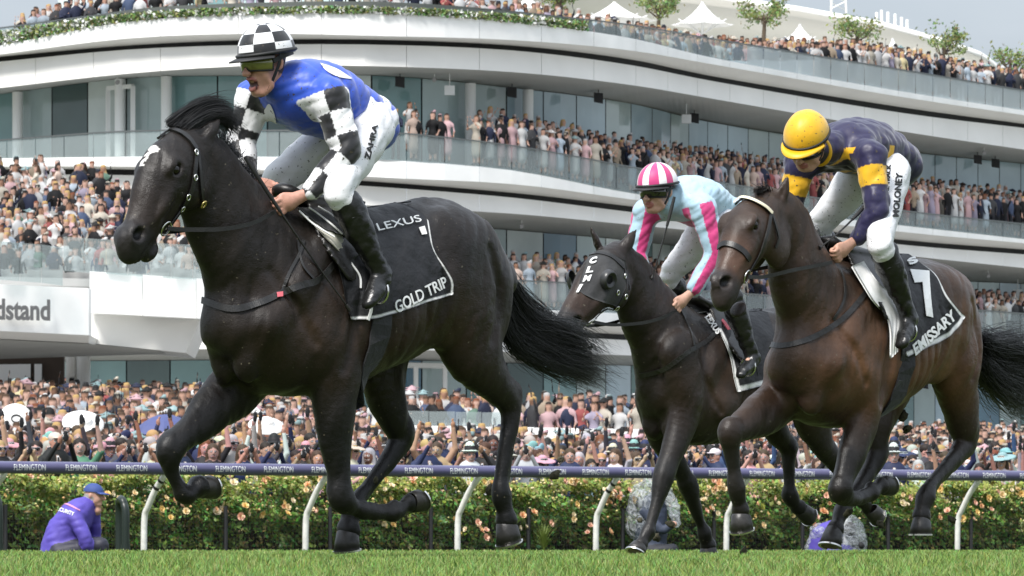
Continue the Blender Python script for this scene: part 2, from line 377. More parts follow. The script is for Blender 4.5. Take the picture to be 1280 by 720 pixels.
def letters(fr, sdf, s, corners, off, name, m, parent, bold=.02, th=.003):
    """lettering laid on the surface inside a pixel quad tl,tr,br,bl"""
    V, T = text_arr(s, bold); u = V[:, 0]/V[:, 0].max(); v = 1-V[:, 1]
    tl, tr, br, bl = [np.array(c, float) for c in corners]
    Q = ((1-u)*(1-v))[:, None]*tl+(u*(1-v))[:, None]*tr+(u*v)[:, None]*br+((1-u)*v)[:, None]*bl
    p, n = fr.hit(sdf, Q[:, 0], Q[:, 1], off)
    return mesh(name, np.vstack([p, p-n*th]), np.concatenate([T, T[:, ::-1]+len(p)]), m, parent)
def strands(guides, n, r, wid, seed, name, m, parent, jit=.25, curl=.02, seg=14, lens=(.65, 1.), tilt=(0, 0, 0)):
    """locks of hair following guide polylines (local points); wid = spread at root, mid, end"""
    g = np.random.default_rng(seed); G = [catmull(q, 8) for q in guides]; vs = []; fs = []; k = 0
    G = [np.stack([np.interp(np.linspace(0, 1, seg), np.linspace(0, 1, len(q)), q[:, c]) for c in range(3)], -1) for q in G]
    G = np.array(G); s = np.linspace(0, 1, seg)
    for i in range(n):
        a, b = g.integers(0, len(G), 2); w = g.random()
        c = G[a]*(w)+G[b]*(1-w) if g.random() < .6 else G[a].copy()
        L = g.uniform(*lens); c = np.stack([np.interp(s*L, s, c[:, q]) for q in range(3)], -1)
        sp = np.interp(s*L, [0, .5, 1], wid); off = g.normal(size=3); off2 = g.normal(size=3)
        c = c+off*sp[:, None]+off2[None]*(jit*sp*s)[:, None]
        ph = g.uniform(0, 6.28, 3); fq = g.uniform(1.2, 4.5, 3)
        c = c+curl*s[:, None]*np.sin(s[:, None]*fq+ph)
        V, Fq = tube_arr(c, r*g.uniform(.6, 1.3)*np.interp(s, [0, .15, .7, 1], [.8, 1, .8, .12]), 3); vs.append(V); fs.append(Fq+k); k += len(V)
    return mesh(name, np.vstack(vs), np.vstack(fs), m, parent, smooth=True)
def hoof(fr, c, s_, toe, name, parent, rc=.046, rs=.062, sole=None, shoe=True):
    """horn wall from the coronet c to the sole centre s_, toe = direction the toe points"""
    ax = unit(np.array(s_)-c); f = unit(np.array(toe, float)-np.dot(toe, ax)*ax); l = np.cross(ax, f); H = np.linalg.norm(np.array(s_)-c); th = np.arange(20)*2*np.pi/20
    rings = []
    for t, rr, sh in ((0, .84, 0), (.06, .94, .003), (.5, 1.06, .012), (1, 1.18, .022), (1.0, .98, .02), (.93, .35, .01)):
        x = np.cos(th)*(1.08 if rr > .9 else 1); y = np.sin(th); back = np.where(x < 0, .86, 1.)
        rings.append(c+ax*(H*t+(1-t)*H*.42*(1-x)/2)[:, None]+rc*rr*((x*back)[:, None]*f+y[:, None]*l)+sh*f)
    V = np.vstack(rings); n = 20; i = (np.arange(5)*n)[:, None]; j = np.arange(n)[None]; k = (j+1) % n
    Fq = np.stack([i+j, i+k, i+n+k, i+n+j], -1).reshape(-1, 4)
    V = np.vstack([V, [c+ax*H*.93]]); tri = np.array([(5*n+q, 5*n+(q+1) % n, 6*n) for q in range(n)])
    h = mesh(name, V, [Fq, tri], M_hoof, parent, smooth=True, mats=[M_hoof, M_tan], mi=[0]*(3*n)+[1]*(2*n)+[1]*n)
    if shoe:
        a = np.linspace(-2.35, 2.35, 25); pts = [c+ax*(H*1.02)+rc*1.08*(math.cos(q)*1.05*f+math.sin(q)*l)+.022*f for q in a]
        mb = MB(); 
        nn = np.tile(ax, (len(pts), 1)); ribbon(np.array(pts), nn, .016, .008, 'horseshoe', M_steel, h)
    return h
def ring(c, r, tr, axis, name, m, parent, nx=20, squash=1.0):
    a = np.linspace(0, 2*np.pi, nx); ax = unit(axis); u = unit(np.cross(ax, (0, 0, 1))) if abs(ax[2]) < .9 else np.array([1., 0, 0]); v = np.cross(ax, u)
    V, Fq = tube_arr([np.array(c)+r*(math.cos(t)*u*squash+math.sin(t)*v) for t in a], tr, 6); return mesh(name, V, Fq, m, parent, smooth=True)
def horse(D):
    fr = Frame(*D['frame']); root = empty('racehorse'); fr.place(root); tag(root, D['label'], 'horse', 'racehorses galloping past the stand')
    S = SDF((-1.5, -.42, -.02), (1.42, .42, 2.0), .0102)
    # trunk: stations u, top, bottom, half width
    T = np.array(D['trunk']); us = np.linspace(T[0, 0], T[-1, 0], 60)
    Tc = catmull(T, 10); o = np.argsort(Tc[:, 0]); Tc = Tc[o]
    def trunk(X, Y, Z):
        u = np.clip(X, Tc[0, 0], Tc[-1, 0]); top = np.interp(u, Tc[:, 0], Tc[:, 1]); bot = np.interp(u, Tc[:, 0], Tc[:, 2]); b = np.interp(u, Tc[:, 0], Tc[:, 3])
        c = .5*(top+bot); a = .5*(top-bot); x = (Z-c)/a; bb = b*(1-.16*np.clip(x, -1, 1)); y = Y/bb; w = (X-u)/.12
        k0 = np.sqrt(x*x+np.abs(y)**2.15+w*w+1e-9); k1 = np.sqrt((x/a)**2+(y/bb)**2+(w/.12)**2)+1e-6
        return (k0*(k0-1)/k1)*np.ones(np.broadcast(X, Y, Z).shape)
    S._put((T[:, 0].min()-.1, -.33, .6), (T[:, 0].max()+.1, .33, 1.75), trunk, 0)
    def ch(rows, k=.05, sub=4): S.chain(fr.Ls(rows), [r[3] for r in rows], [r[4] for r in rows], k=k, sub=sub)
    ch(D['neck'], .09); ch(D['head'], .05)
    for leg in ('nf', 'ff', 'nh', 'fh'): ch([(*r[:3], r[3]*(1.09 if r[3] > .058 else 1.0 if r[3] > .043 else .93), r[4]*(1.07 if r[3] > .058 else 1.0 if r[3] > .043 else .93)) for r in D[leg]], .040, 5)
    for leg in ('nf', 'ff', 'nh', 'fh'):     # flexor tendon behind each cannon, forearm / gaskin muscle above
        q = fr.Ls(D[leg]); n = len(q); kn = n-6 if leg in ('nf', 'ff') else n-7
        kn = next(i for i in range(n-2, 2, -1) if D[leg][i][3] > .05 and D[leg][i-1][3] >= .046 and i < n-3) if True else kn
        a, b = q[kn], q[min(kn+3, n-2)]; t = unit(b-a); bk = unit(np.cross(t, (0, 1, 0))); bk = bk if bk[0] < 0 or (abs(bk[0]) < .3 and bk[2] > 0) else -bk
        m = [q[kn]+bk*.030, q[kn+1]+bk*.031, q[min(kn+2, n-3)]+bk*.031, q[min(kn+3, n-2)]+bk*.028]
        S.chain(m, [.020, .014, .014, .022], [.018, .012, .012, .020], k=.010)
        S.ell(q[kn]-bk*.026, (.034, .036, .030), k=.012); S.ell(q[kn]+bk*.046, (.020, .020, .026), k=.018)
        for sg in (1, -1): S.ell(q[kn]+np.array([0, .036*sg, 0]), (.024, .016, .030), k=.012); S.ell(q[n-3]+np.array([0, .030*sg, 0]), (.022, .014, .022), k=.010)
        S.ell(q[n-3]+bk*.034, (.022, .026, .026), k=.014)
        t2 = unit(q[kn]-q[kn-2]); b2 = unit(np.cross(t2, (0, 1, 0))); b2 = b2 if b2[0] > 0 else -b2
        S.chain([q[kn-2]+b2*.055, q[kn-1]+b2*.034, q[kn]+b2*.030], [.030, .016, .010], k=.012)
    dz = D['dz']
    for sg in (1, -1):
        sc = unit((.36, 0, -.43))
        S.ell((.17, .165*sg, 1.22+dz), (.30, .075, .095), [sc, (0, 1, 0), np.cross(sc, (0, 1, 0))], k=.022)      # shoulder blade
        S.ell((.36, .13*sg, 1.03+dz), (.085, .085, .10), k=.06)                                              # point of shoulder
        S.ell((.06, .195*sg, .98+dz), (.16, .07, .115), [unit((1, 0, .5)), (0, 1, 0), unit((-.5, 0, 1))], k=.018)   # triceps
        S.ell((.40, .065*sg, .90+dz), (.075, .065, .13), k=.035)                                             # breast
        S.ell((-.86, .155*sg, 1.42+dz), (.26, .13, .17), k=.06)                                              # rump
        S.ell((-1.12, .135*sg, 1.20+dz), (.10, .095, .24), k=.05)                                            # hamstrings
        S.ell((-.74, .175*sg, 1.10+dz), (.12, .08, .14), k=.05)                                              # stifle
    def groove(pts, r, k=.03):
        p = np.array(pts, float)
        for sg in (1, -1):
            q = p*np.array([1, sg, 1])
            for _ in range(3): q = q-S.sample(q)[:, None]*S.grad(q)
            q = q+S.grad(q)*(np.array(r)*.42)[:, None]; S.chain(q, r, k=k, carve=True)
    groove([(.36, .22, 1.26+dz), (.24, .25, 1.08+dz), (.15, .25, .94+dz)], [.012, .022, .014])
    groove([(-.60, .3, 1.36+dz), (-.64, .3, 1.16+dz), (-.58, .28, 1.0+dz)], [.014, .028, .016], .04)
    groove([(-.98, .3, 1.40+dz), (-1.06, .28, 1.18+dz), (-1.0, .25, 1.0+dz)], [.012, .02, .012], .04)
    groove([(-.10, .3, 1.2+dz), (-.06, .3, .98+dz), (-.02, .25, .84+dz)], [.012, .024, .014], .04)
    for q in range(5): groove([(-.18-.085*q, .3, 1.16+dz), (-.2-.085*q, .3, 1.02+dz), (-.21-.08*q, .28, .92+dz)], [.006, .011, .006], .02)
    for row in D['hock']: S.ell(fr.L(*row), (.028, .025, .04), k=.045)
    # head details in the head's own axes
    hd = fr.Ls(D['head']); ax = unit(hd[-2]-hd[1]); up = unit(np.cross(ax, (0, 1, 0))); up = up if up[2] > 0 or up[0] > 0 else -up
    if up[0] < 0: up = -up
    hp = lambda t, h, la: hd[0]+ax*t+up*h+np.array([0, la, 0])
    Ln = np.linalg.norm(hd[-1]-hd[0]); e = Ln/.63
    ey = fr.hit(S, *D['eye'][:2])[0][0]; nos = fr.hit(S, *D['nostril'][:2])[0][0]
    for sgn in (1, -1):
        mr = np.array([1, sgn, 1]); E_ = ey*mr; N_ = nos*mr; ot = np.array([0, sgn, 0])
        S.ell(hp(.17*e, -.06*e, .066*sgn), (.11*e, .048, .10*e), [ax, (0, 1, 0), up], k=.035)            # jowl
        S.ell(E_+up*.022-ot*.016-ax*.004, (.05, .03, .026), [ax, (0, 1, 0), up], k=.025)                 # brow
        S.ell(E_-up*.022-ot*.018, (.045, .024, .018), [ax, (0, 1, 0), up], k=.025)                       # lower lid
        S.chain([E_+ax*.06-up*.045-ot*.02, E_+ax*.17-up*.05-ot*.035, E_+ax*.26-up*.05-ot*.05], [.024, .022, .012], k=.018)  # facial crest
        S.ell(E_+ot*.004, (.031, .019, .019), [ax, (0, 1, 0), up], k=.010, carve=True)                   # eye socket
        S.ell(N_-ot*.016+up*.004, (.046, .024, .034), [ax, (0, 1, 0), up], k=.025)                       # nostril wing
        S.ell(N_+ot*.010+ax*.004, (.040, .036, .027), [unit(ax+up*.4), (0, 1, 0), unit(up-ax*.4)], k=.012, carve=True) # nostril
        er = [fr.L(*r) for r in (D['ear_n'] if sgn > 0 else D['ear_f'])]
        S.chain([er[0], .5*(er[0]+er[1]), er[1]], [.030, .034, .008], [.024, .024, .008], k=.015, lat=(.6, .8*sgn, 0))
        S.chain([er[0]*.75+er[1]*.25+np.array([.028, .012*sgn, .01]), er[0]*.25+er[1]*.75+np.array([.02, .008*sgn, .005])], [.014, .008], k=.008, carve=True)
    for sgn in (1, -1):
        q = np.array([hp(.68*e, -.02*e, .012*sgn), hp(.64*e, -.03*e, .06*sgn), hp(.54*e, -.042*e, .09*sgn)])
        for _ in range(3): q = q-S.sample(q)[:, None]*S.grad(q)
        S.chain(q, [.008, .010, .007], k=.008, carve=True)                                               # mouth line
    S.ell(hp(.56*e, -.066*e, 0), (.050, .042, .020), [ax, (0, 1, 0), up], k=.03)                         # chin
    S.noise(.0020, 30, D['seed']); S.noise(.0034, 11, D['seed']+5); S.noise(.0070, 13, D['seed']+8, ridge=True, n=3, dir=(.8, 0, .6)); S.noise(.0035, 34, D['seed']+18, ridge=True, n=3, dir=(1, 0, .2)); S.noise(.0016, 60, D['seed']+9, ridge=True, n=4, dir=(1, 0, .3))
    V, Fq = S.mesh()
    # coat colours
    C = np.tile(np.array(D['coat']), (len(V), 1)); fl = np.array(D['flank']); dk = np.array(D['points'])
    z = V[:, 2]; u = V[:, 0]
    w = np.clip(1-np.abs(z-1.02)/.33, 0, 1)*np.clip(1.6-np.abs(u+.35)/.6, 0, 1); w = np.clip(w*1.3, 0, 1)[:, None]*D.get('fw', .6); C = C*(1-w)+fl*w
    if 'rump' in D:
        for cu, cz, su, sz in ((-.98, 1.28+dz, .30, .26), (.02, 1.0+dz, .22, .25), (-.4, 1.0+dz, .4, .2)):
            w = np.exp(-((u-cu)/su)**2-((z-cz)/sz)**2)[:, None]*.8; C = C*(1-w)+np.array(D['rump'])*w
    w = np.clip((.78-z)/.25, 0, 1)[:, None]; C = C*(1-w)+dk*w
    tt = (V-hd[0])@ax; ishead = (u > hd[:, 0].min()-.05) & (z > hd[-1, 2]-.12) & (tt > .1)
    w = (np.clip((tt-.30*e)/.1, 0, 1)*np.clip((.56*e-tt)/.06, 0, 1)*ishead)[:, None]*.75; C = C*(1-w)+np.array(D['muzzle'])*w
    w = (np.clip((tt-.5*e)/.06, 0, 1)*ishead)[:, None]*.7; C = C*(1-w)+np.array((.018,.016,.016))*w
    for sgn in (1, -1):
        m = np.linalg.norm((V-nos*np.array([1, sgn, 1]))/np.array([1.2, 1.6, 1.]), axis=1) < .026; C[m] = (.004,.0035,.0035)
    if 'star' in D:
        c = fr.hit(S, *D['star'])[0][0]; q = V-c; a_, b_ = q@ax, q[:, 1]
        wob = .006*np.sin(a_*140)+.005*np.sin(b_*170)
        m = ((np.abs(b_+.25*a_+wob) < .018-.10*np.clip(a_+.02, 0, .12)-.05*np.clip(-a_, 0, .1)) & (a_ > -.035) & (a_ < .075) & (np.linalg.norm(q, axis=1) < .12)) | ((np.hypot(a_+.022, (b_+wob)*.75) < .021) & (np.linalg.norm(q, axis=1) < .12))
        C[m] = (.72, .70, .66)
    body = mesh('body', V, Fq, coat_mat('coat', D['rough'], D['spec']), root, col=C, smooth=True)
    for sgn in (1, -1):
        c = ey*np.array([1, sgn, 1])-np.array([0, .015*sgn, 0]); th, ph = np.meshgrid(np.linspace(0, 2*np.pi, 16, endpoint=False), np.linspace(.05, np.pi-.05, 9), indexing='ij')
        Vs = c+.025*np.stack([np.sin(ph)*np.cos(th), np.sin(ph)*np.sin(th), np.cos(ph)], -1).reshape(-1, 3)
        i, j = np.meshgrid(np.arange(16), np.arange(8), indexing='ij'); q = np.stack([i*9+j, i*9+j+1, ((i+1) % 16)*9+j+1, ((i+1) % 16)*9+j], -1).reshape(-1, 4); mesh('eye', Vs, q, M_eye, root, smooth=True)
    for key in ('nf', 'ff', 'nh', 'fh'):
        c = fr.L(*D[key][-1][:3]); a = D['hoof_'+key]; s_ = fr.L(a[0], a[1], D[key][-1][2]); tv = fr.L(a[2], a[3], D[key][-1][2])-s_
        hoof(fr, c, s_, tv, 'hoof', root, rc=a[4] if len(a) > 4 else .05)
    return fr, S, root, hp, ax, up, e
# ================================================================== ground
def ss(x, a, b): t = np.clip((x-a)/(b-a), 0, 1); return t*t*(3-2*t)
P0 = np.array([-7.04, 77.]); P1 = np.array([8.41, 92.]); RD = unit(P1-P0); RQ = np.array([-RD[1], RD[0]])   # running rail line, and away from the track
def gz(X, Y):
    X = np.asarray(X, float); Y = np.asarray(Y, float); w = (X-P0[0])*RQ[0]+(Y-P0[1])*RQ[1]
    near = np.clip((25-Y)/8.5, 0, 1); near = near*near*(3-2*near)
    px = 640+F*X/np.maximum(Y, 1); left = np.clip((470-px)/130, 0, 1)*(Y > 60)
    return -.080*near+np.clip((w-8)*.042, 0, 3.7)+np.clip((w-14)*.02, 0, .7)*left
def turf_mat(name, c0, c1):
    m = mat(name, c0, .9, spec=.15); N = m.node_tree.nodes; L = m.node_tree.links; b = N['Principled BSDF']; t = N.new('ShaderNodeTexCoord')
    n = N.new('ShaderNodeTexNoise'); n.inputs['Scale'].default_value = 2.2; n.inputs['Detail'].default_value = 8; L.new(t.outputs['Object'], n.inputs['Vector'])
    r = N.new('ShaderNodeValToRGB'); r.color_ramp.elements[0].color = (*c0, 1); r.color_ramp.elements[1].color = (*c1, 1); r.color_ramp.elements[0].position = .35; r.color_ramp.elements[1].position = .65
    L.new(n.outputs['Fac'], r.inputs[0]); L.new(r.outputs[0], b.inputs['Base Color']); return m
xs = np.r_[-2500, -600, -200, np.linspace(-70, 70, 57), 200, 600, 2500]; ys = np.r_[-50, 5, np.linspace(12, 30, 37), np.linspace(34, 260, 100), 400, 900, 4500]
GX, GY = np.meshgrid(xs, ys, indexing='ij'); n_ = len(ys); i_, j_ = np.meshgrid(np.arange(len(xs)-1), np.arange(n_-1), indexing='ij'); a_ = (i_*n_+j_).ravel()
tag(mesh('turf', np.stack([GX, GY, gz(GX, GY)], -1).reshape(-1, 3), np.stack([a_, a_+n_, a_+n_+1, a_+1], -1), turf_mat('turf_soil', (.035,.055,.012), (.075,.10,.025)), smooth=True), kind='structure')
# paved lawn where the crowd stands
pav = []; ws = np.r_[2.35, np.linspace(3, 110, 90)]; s2 = np.linspace(-60, 170, 70)
for a in s2:
    for b in ws: q = P0+RD*a+RQ*b; pav.append((q[0], q[1], float(gz(q[0], q[1]))+.02))
n_ = len(ws); i_, j_ = np.meshgrid(np.arange(len(s2)-1), np.arange(n_-1), indexing='ij'); a_ = (i_*n_+j_).ravel()
tag(mesh('paving', pav, np.stack([a_, a_+n_, a_+n_+1, a_+1], -1), mat('grey_paving', (.34,.33,.31), .85, noise=.12, nscale=1.5), smooth=True), kind='structure')
def blades(n, y0, y1, hw, h0, h1, wd, seed, spread=1.5):
    g = np.random.default_rng(seed); Y = y0+(y1-y0)*g.random(n)**1.0; X = (g.random(n)*2-1)*Y*.0914*spread; Z = gz(X, Y)
    H = g.uniform(h0, h1, n)*(1+.35*np.sin(X*3.1+Y*1.7)*np.sin(Y*2.3-X)); a = g.random(n)*6.283; ln = g.normal(0, .35, (n, 2))*H[:, None]
    d = np.stack([np.cos(a), np.sin(a), 0*a], -1)*(wd*g.uniform(.7, 1.3, n))[:, None]; b = np.stack([X, Y, Z-.004], -1)
    m = b+np.stack([ln[:, 0]*.35, ln[:, 1]*.35, H*.6], -1); t = b+np.stack([ln[:, 0], ln[:, 1], H], -1)
    V = np.stack([b-d, b+d, m+d*.7, m-d*.7, t], 1).reshape(-1, 3); k = np.arange(n)[:, None]*5
    c = np.stack([g.uniform(.11, .22, n), g.uniform(.195, .315, n), g.uniform(.04, .08, n)], -1); dry = g.random(n) < .10; c[dry] = c[dry]*.5+np.array((.30,.27,.12))*.6
    return V, k+np.array([[0, 1, 2, 3]]), k+np.array([[3, 2, 4]]), np.repeat(c, 5, 0)
Vs = []; Q = []; T = []; Cc = []; o_ = 0
for arg in ((70000, 13.5, 22, 1, .028, .052, .0020, 1), (70000, 21, 31, 1, .012, .026, .0020, 2), (26000, 30, 50, 1, .012, .028, .004, 3, 1.3), (22000, 48, 98, 1, .015, .04, .007, 4, 1.3)):
    v, q, t, c = blades(*arg); Vs.append(v); Q.append(q+o_); T.append(t+o_); Cc.append(c); o_ += len(v)
M_grass = mat('grass_blade', (.08,.14,.03), .55, attr='col', spec=.25)
tag(mesh('grass', np.vstack(Vs), [np.vstack(Q), np.vstack(T)], M_grass, col=np.vstack(Cc)), 'short green turf blades growing on the race track', 'grass', kind='stuff')
# ================================================================== running rail
M_rail = mat('purple_rail_plastic', (.082,.074,.165), .30, spec=.5, noise=.1, nscale=3, coat=.3)
M_wpost = mat('white_post_plastic', (.72,.71,.67), .45, noise=.12, nscale=14, bump=.05, bscale=40)
M_dark = mat('dark_metal', (.02,.02,.022), .5)
M_sign = mat('sign_white', (.80,.80,.80), .5)
rail = empty('running_rail', (0, 0, 0)); tag(rail, 'purple running rail on curved white posts lettered FLEMINGTON along the track', 'rail')
def rz(s): return 1.160+(1.236-1.160)*s/21.53
def rp(s, w=0., z=0.): p = P0+RD*s+RQ*w; return np.array([p[0], p[1], z])
ends = np.arange(-9, 36.1, 6.)
for a, b in zip(ends[:-1], ends[1:]):
    V, Fq = tube_arr([rp(a+.004, 0, rz(a)), rp(b-.004, 0, rz(b))], .086, 28); mesh('rail_tube', V, Fq, M_rail, rail, smooth=True)
    V, Fq = tube_arr([rp(b-.03, 0, rz(b)), rp(b+.03, 0, rz(b))], .0885, 28); mesh('sleeve', V, Fq, M_rail, rail, smooth=True)
V_, T_ = text_arr('FLEMINGTON', .0)
for k in range(-8, 36):
    s0 = .18+.92*k; th = (V_[:, 1]-.5)*.088/.0885+.04; u = V_[:, 0]/V_[:, 0].max()*.56; c = np.array([rp(s0+x, 0, rz(s0+x)) for x in u])
    n = -np.cos(th)[:, None]*np.array([*RQ, 0])+np.sin(th)[:, None]*np.array([0, 0, 1.]); mesh('lettering', c+n*.0885, T_, M_sign, rail)
def s_at(px, w):
    k = (px-640)/F; o = P0+RQ*w; return (k*o[1]-o[0])/(RD[0]-k*RD[1])
bases = [s_at(px, .47) for px in (180, 382, 572, 745, 908, 1057, 1197)]; stp = (bases[-1]-bases[0])/6
pm = None
for k, s in enumerate([bases[0]-2*stp, bases[0]-stp]+bases+[bases[-1]+stp, bases[-1]+2*stp]):
    z = rz(s); g = np.array([rp(0, .0, 0)])
    pts = catmull([(0, 0, z-.02), (0, .03, z-.10), (0, .21, z*.76), (0, .385, z*.54), (0, .46, z*.40), (0, .475, -.05)], 6); pts = np.stack([pts[:, 1]*RQ[0], pts[:, 1]*RQ[1], pts[:, 2]], -1)+rp(s)
    V, Fq = tube_arr(pts, .045, 14); po = mesh('post', V, Fq, M_wpost, rail, smooth=True)
    if k in (2, 5):
        for t in (8, 11): V, Fq = tube_arr(pts[t:t+2], .048, 14); mesh('band', V, Fq, M_dark, po, smooth=True)
# ================================================================== rose hedge
hedge = empty('rose_hedge', tuple(rp(s_at(640, 1.7), 1.7, 0))); tag(hedge, 'long rose hedge with peach and yellow blooms behind the purple rail', 'hedge')
h0 = np.array(hedge.location)
g = np.random.default_rng(5); n = 150000
s = g.uniform(-10, 36, n); t = g.random(n); w = 1.28+.55*g.random(n)**1.8
top = 1.06+.07*np.sin(s*2.1)+.06*np.sin(s*5.3+1)+.04*np.sin(s*11+2)+.05*g.normal(size=n)
z = top*(1-(1-t)**1.0*.95); z = np.where(g.random(n) < .30, top-.10*g.random(n), z); w = np.where(z < .45, w+.12, w)
keep = (z > .30) | (g.random(n) < .7); s, w, z, top = s[keep], w[keep], z[keep], top[keep]; n = len(s)
clump = .5+.5*np.sin(s*6.1+z*9)*np.sin(s*3.3-z*7+1.3); w = w-.24*clump; gap = np.sin(s*2.7+z*4.3)*np.sin(s*1.37-z*3.1+.6)+.5*np.sin(s*5.9+z*8)
keep = (gap > -.55) | (g.random(n) < .25); s, w, z, top = s[keep], w[keep], z[keep], top[keep]; n = len(s)
ctr = P0[None]+RD*s[:, None]+RQ*w[:, None]; ctr = np.column_stack([ctr, z])
nr = np.stack([g.normal(-RQ[0], .7, n), g.normal(-RQ[1], .7, n), g.normal(.55, .6, n)], -1); nr /= np.linalg.norm(nr, axis=1)[:, None]
e1 = np.cross(nr, g.normal(size=(n, 3))); e1 /= np.linalg.norm(e1, axis=1)[:, None]; e2 = np.cross(nr, e1); L_ = (g.uniform(.018, .05, n)*(1+.5*(g.random(n) < .12)))[:, None]; W_ = L_*.55
V = np.stack([ctr-e1*L_, ctr+e2*W_-nr*L_*.15, ctr+e1*L_, ctr-e2*W_-nr*L_*.15], 1).reshape(-1, 3)-h0
young = np.clip((z-top+.22)/.22, 0, 1)*g.random(n)
c = np.stack([g.uniform(.07, .24, n), g.uniform(.13, .32, n), g.uniform(.03, .07, n)], -1); c = c*(1-young[:, None])+np.array((.36,.36,.07))*young[:, None]
k = np.arange(n)[:, None]*4
M_leaf = mat('rose_leaf', (.05,.09,.02), .45, attr='col', spec=.35)
lo = mesh('foliage', V, k+np.array([[0, 1, 2, 3]]), M_leaf, hedge, col=np.repeat(c, 4, 0)); lo['kind'] = 'stuff'
mb = MB()      # woody canes
for q in range(420):
    s1 = g.uniform(-10, 36); w1 = g.uniform(1.5, 2.0); a = rp(s1, w1, -.02); b = rp(s1+g.normal(0, .2), w1+g.normal(0, .15), g.uniform(.6, 1.0)); m = (a+b)/2+np.array([g.normal(0, .06), g.normal(0, .06), 0])
    mb.tube([a-h0, m-h0, b-h0], [.014, .010, .006], 4, cap=False)
c_ = mb.build('canes', mat('rose_cane', (.05,.035,.022), .8), hedge); c_['kind'] = 'stuff'
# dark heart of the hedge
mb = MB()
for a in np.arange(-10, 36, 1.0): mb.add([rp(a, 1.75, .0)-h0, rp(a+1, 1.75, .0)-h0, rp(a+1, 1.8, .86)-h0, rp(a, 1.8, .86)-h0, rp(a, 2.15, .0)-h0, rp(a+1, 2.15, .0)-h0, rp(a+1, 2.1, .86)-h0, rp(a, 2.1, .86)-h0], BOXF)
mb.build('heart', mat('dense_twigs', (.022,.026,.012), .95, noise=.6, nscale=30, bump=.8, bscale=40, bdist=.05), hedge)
# blooms: cupped petals round a centre; four meshes shared
def bloom(seed, col):
    g = np.random.default_rng(seed); mb = MB()
    for ring_, (nn, rr, hh, tilt) in enumerate(((6, .040, .012, .35), (5, .028, .024, .8), (4, .014, .030, 1.2))):
        for q in range(nn):
            a = q/nn*6.283+ring_*.5+g.normal(0, .1); d = np.array([math.cos(a), math.sin(a), 0]); t = np.array([-d[1], d[0], 0]); w_ = rr*.75; up_ = np.array([0, 0, 1.])
            b = d*.006; tip = d*rr*math.cos(tilt)+up_*(rr*math.sin(tilt)+.006)
            mb.add([b-t*w_*.3, b+t*w_*.3, (b+tip)/2+t*w_*.62-up_*.002, (b+tip)/2-t*w_*.62-up_*.002, tip+t*w_*.35, tip-t*w_*.35], [(0, 1, 2, 3), (3, 2, 4, 5)], np.array(col)*g.uniform(.82, 1.1))
    o = mb.build('rose', M_petal, hedge, smooth=True); return o
M_petal = mat('rose_petal', (.7,.45,.2), .5, attr='col', sheen=.2)
protos = [bloom(i, c) for i, c in enumerate(((.80,.62,.34), (.80,.46,.24), (.82,.70,.48), (.78,.55,.20), (.82,.50,.36)))]
g = np.random.default_rng(9)
def rose_at(s, z, sc, first):
    pr = protos[g.integers(0, 5)]; o = pr if first is not None else pr.copy()
    if first is not None: o = protos[first]
    else: COL.objects.link(o); o.parent = hedge
    ww = 1.19-.24*(.5+.5*math.sin(s*6.1+z*9)*math.sin(s*3.3-z*7+1.3))+g.uniform(-.05, .05); o.location = Vector(rp(s, ww, z)-h0)
    d = Vector((-RQ[0]+g.normal(0, .5), -RQ[1]+g.normal(0, .5), .45+g.normal(0, .35))); o.rotation_euler = d.to_track_quat('Z', 'Y').to_euler(); o.scale = (sc,)*3
cl = [(g.uniform(-4, 30), 1.06-.75*g.random()**2.0) for _ in range(90)]
for q in range(280):
    c_ = cl[g.integers(0, 90)]; s1 = c_[0]+g.normal(0, .16); z1 = np.clip(c_[1]+g.normal(0, .07), .12, 1.12); rose_at(s1, z1, g.uniform(.9, 1.75), q if q < 5 else None)
n = 1100; V = []; Cc = []; Fq = []   # buds and small far blooms, too small to pick apart
for q in range(n):
    s1 = g.uniform(-8, 34); z1 = 1.10-.6*g.random()**1.8; p = rp(s1, g.uniform(.98, 1.25), z1)-h0; r_ = g.uniform(.012, .024)
    V += [p+r_*np.array(v) for v in ((1,0,0),(-1,0,0),(0,1,0),(0,-1,0),(0,0,1),(0,0,-1))]; cc = np.array(((.72,.52,.22),(.74,.42,.18),(.75,.62,.34),(.6,.55,.2))[g.integers(0, 4)])*g.uniform(.8, 1.1); Cc += [cc]*6
    Fq += [(6*q+a, 6*q+b, 6*q+c) for a, b, c in ((0,2,4),(2,1,4),(1,3,4),(3,0,4),(2,0,5),(1,2,5),(3,1,5),(0,3,5))]
o = mesh('rosebuds', V, np.array(Fq), M_petal, hedge, col=Cc); o['kind'] = 'stuff'
# low wire mesh in front of the hedge
wf = empty('wire_fence', tuple(rp(0, 1.12, 0))); w0 = np.array(wf.location); tag(wf, 'low black wire mesh fence along the foot of the rose hedge', 'fence')
mb = MB()
for z in np.arange(.04, .56, .055): mb.bar(rp(-8, 1.12, z)-w0, rp(34, 1.12, z)-w0, .003, .003)
for a in np.arange(-8, 34, .055): mb.bar(rp(a, 1.12, 0)-w0, rp(a, 1.12, .55)-w0, .003, .003, up=(1, 0, 0))
o = mb.build('wire_mesh', M_dark, wf); o['kind'] = 'stuff'
for a in np.arange(-7.2, 34, 2.05):
    V, Fq = tube_arr([rp(a, 1.12, -.05)-w0, rp(a, 1.12, .66)-w0], .032, 8); mesh('post', V, Fq, M_dark, wf, smooth=True)
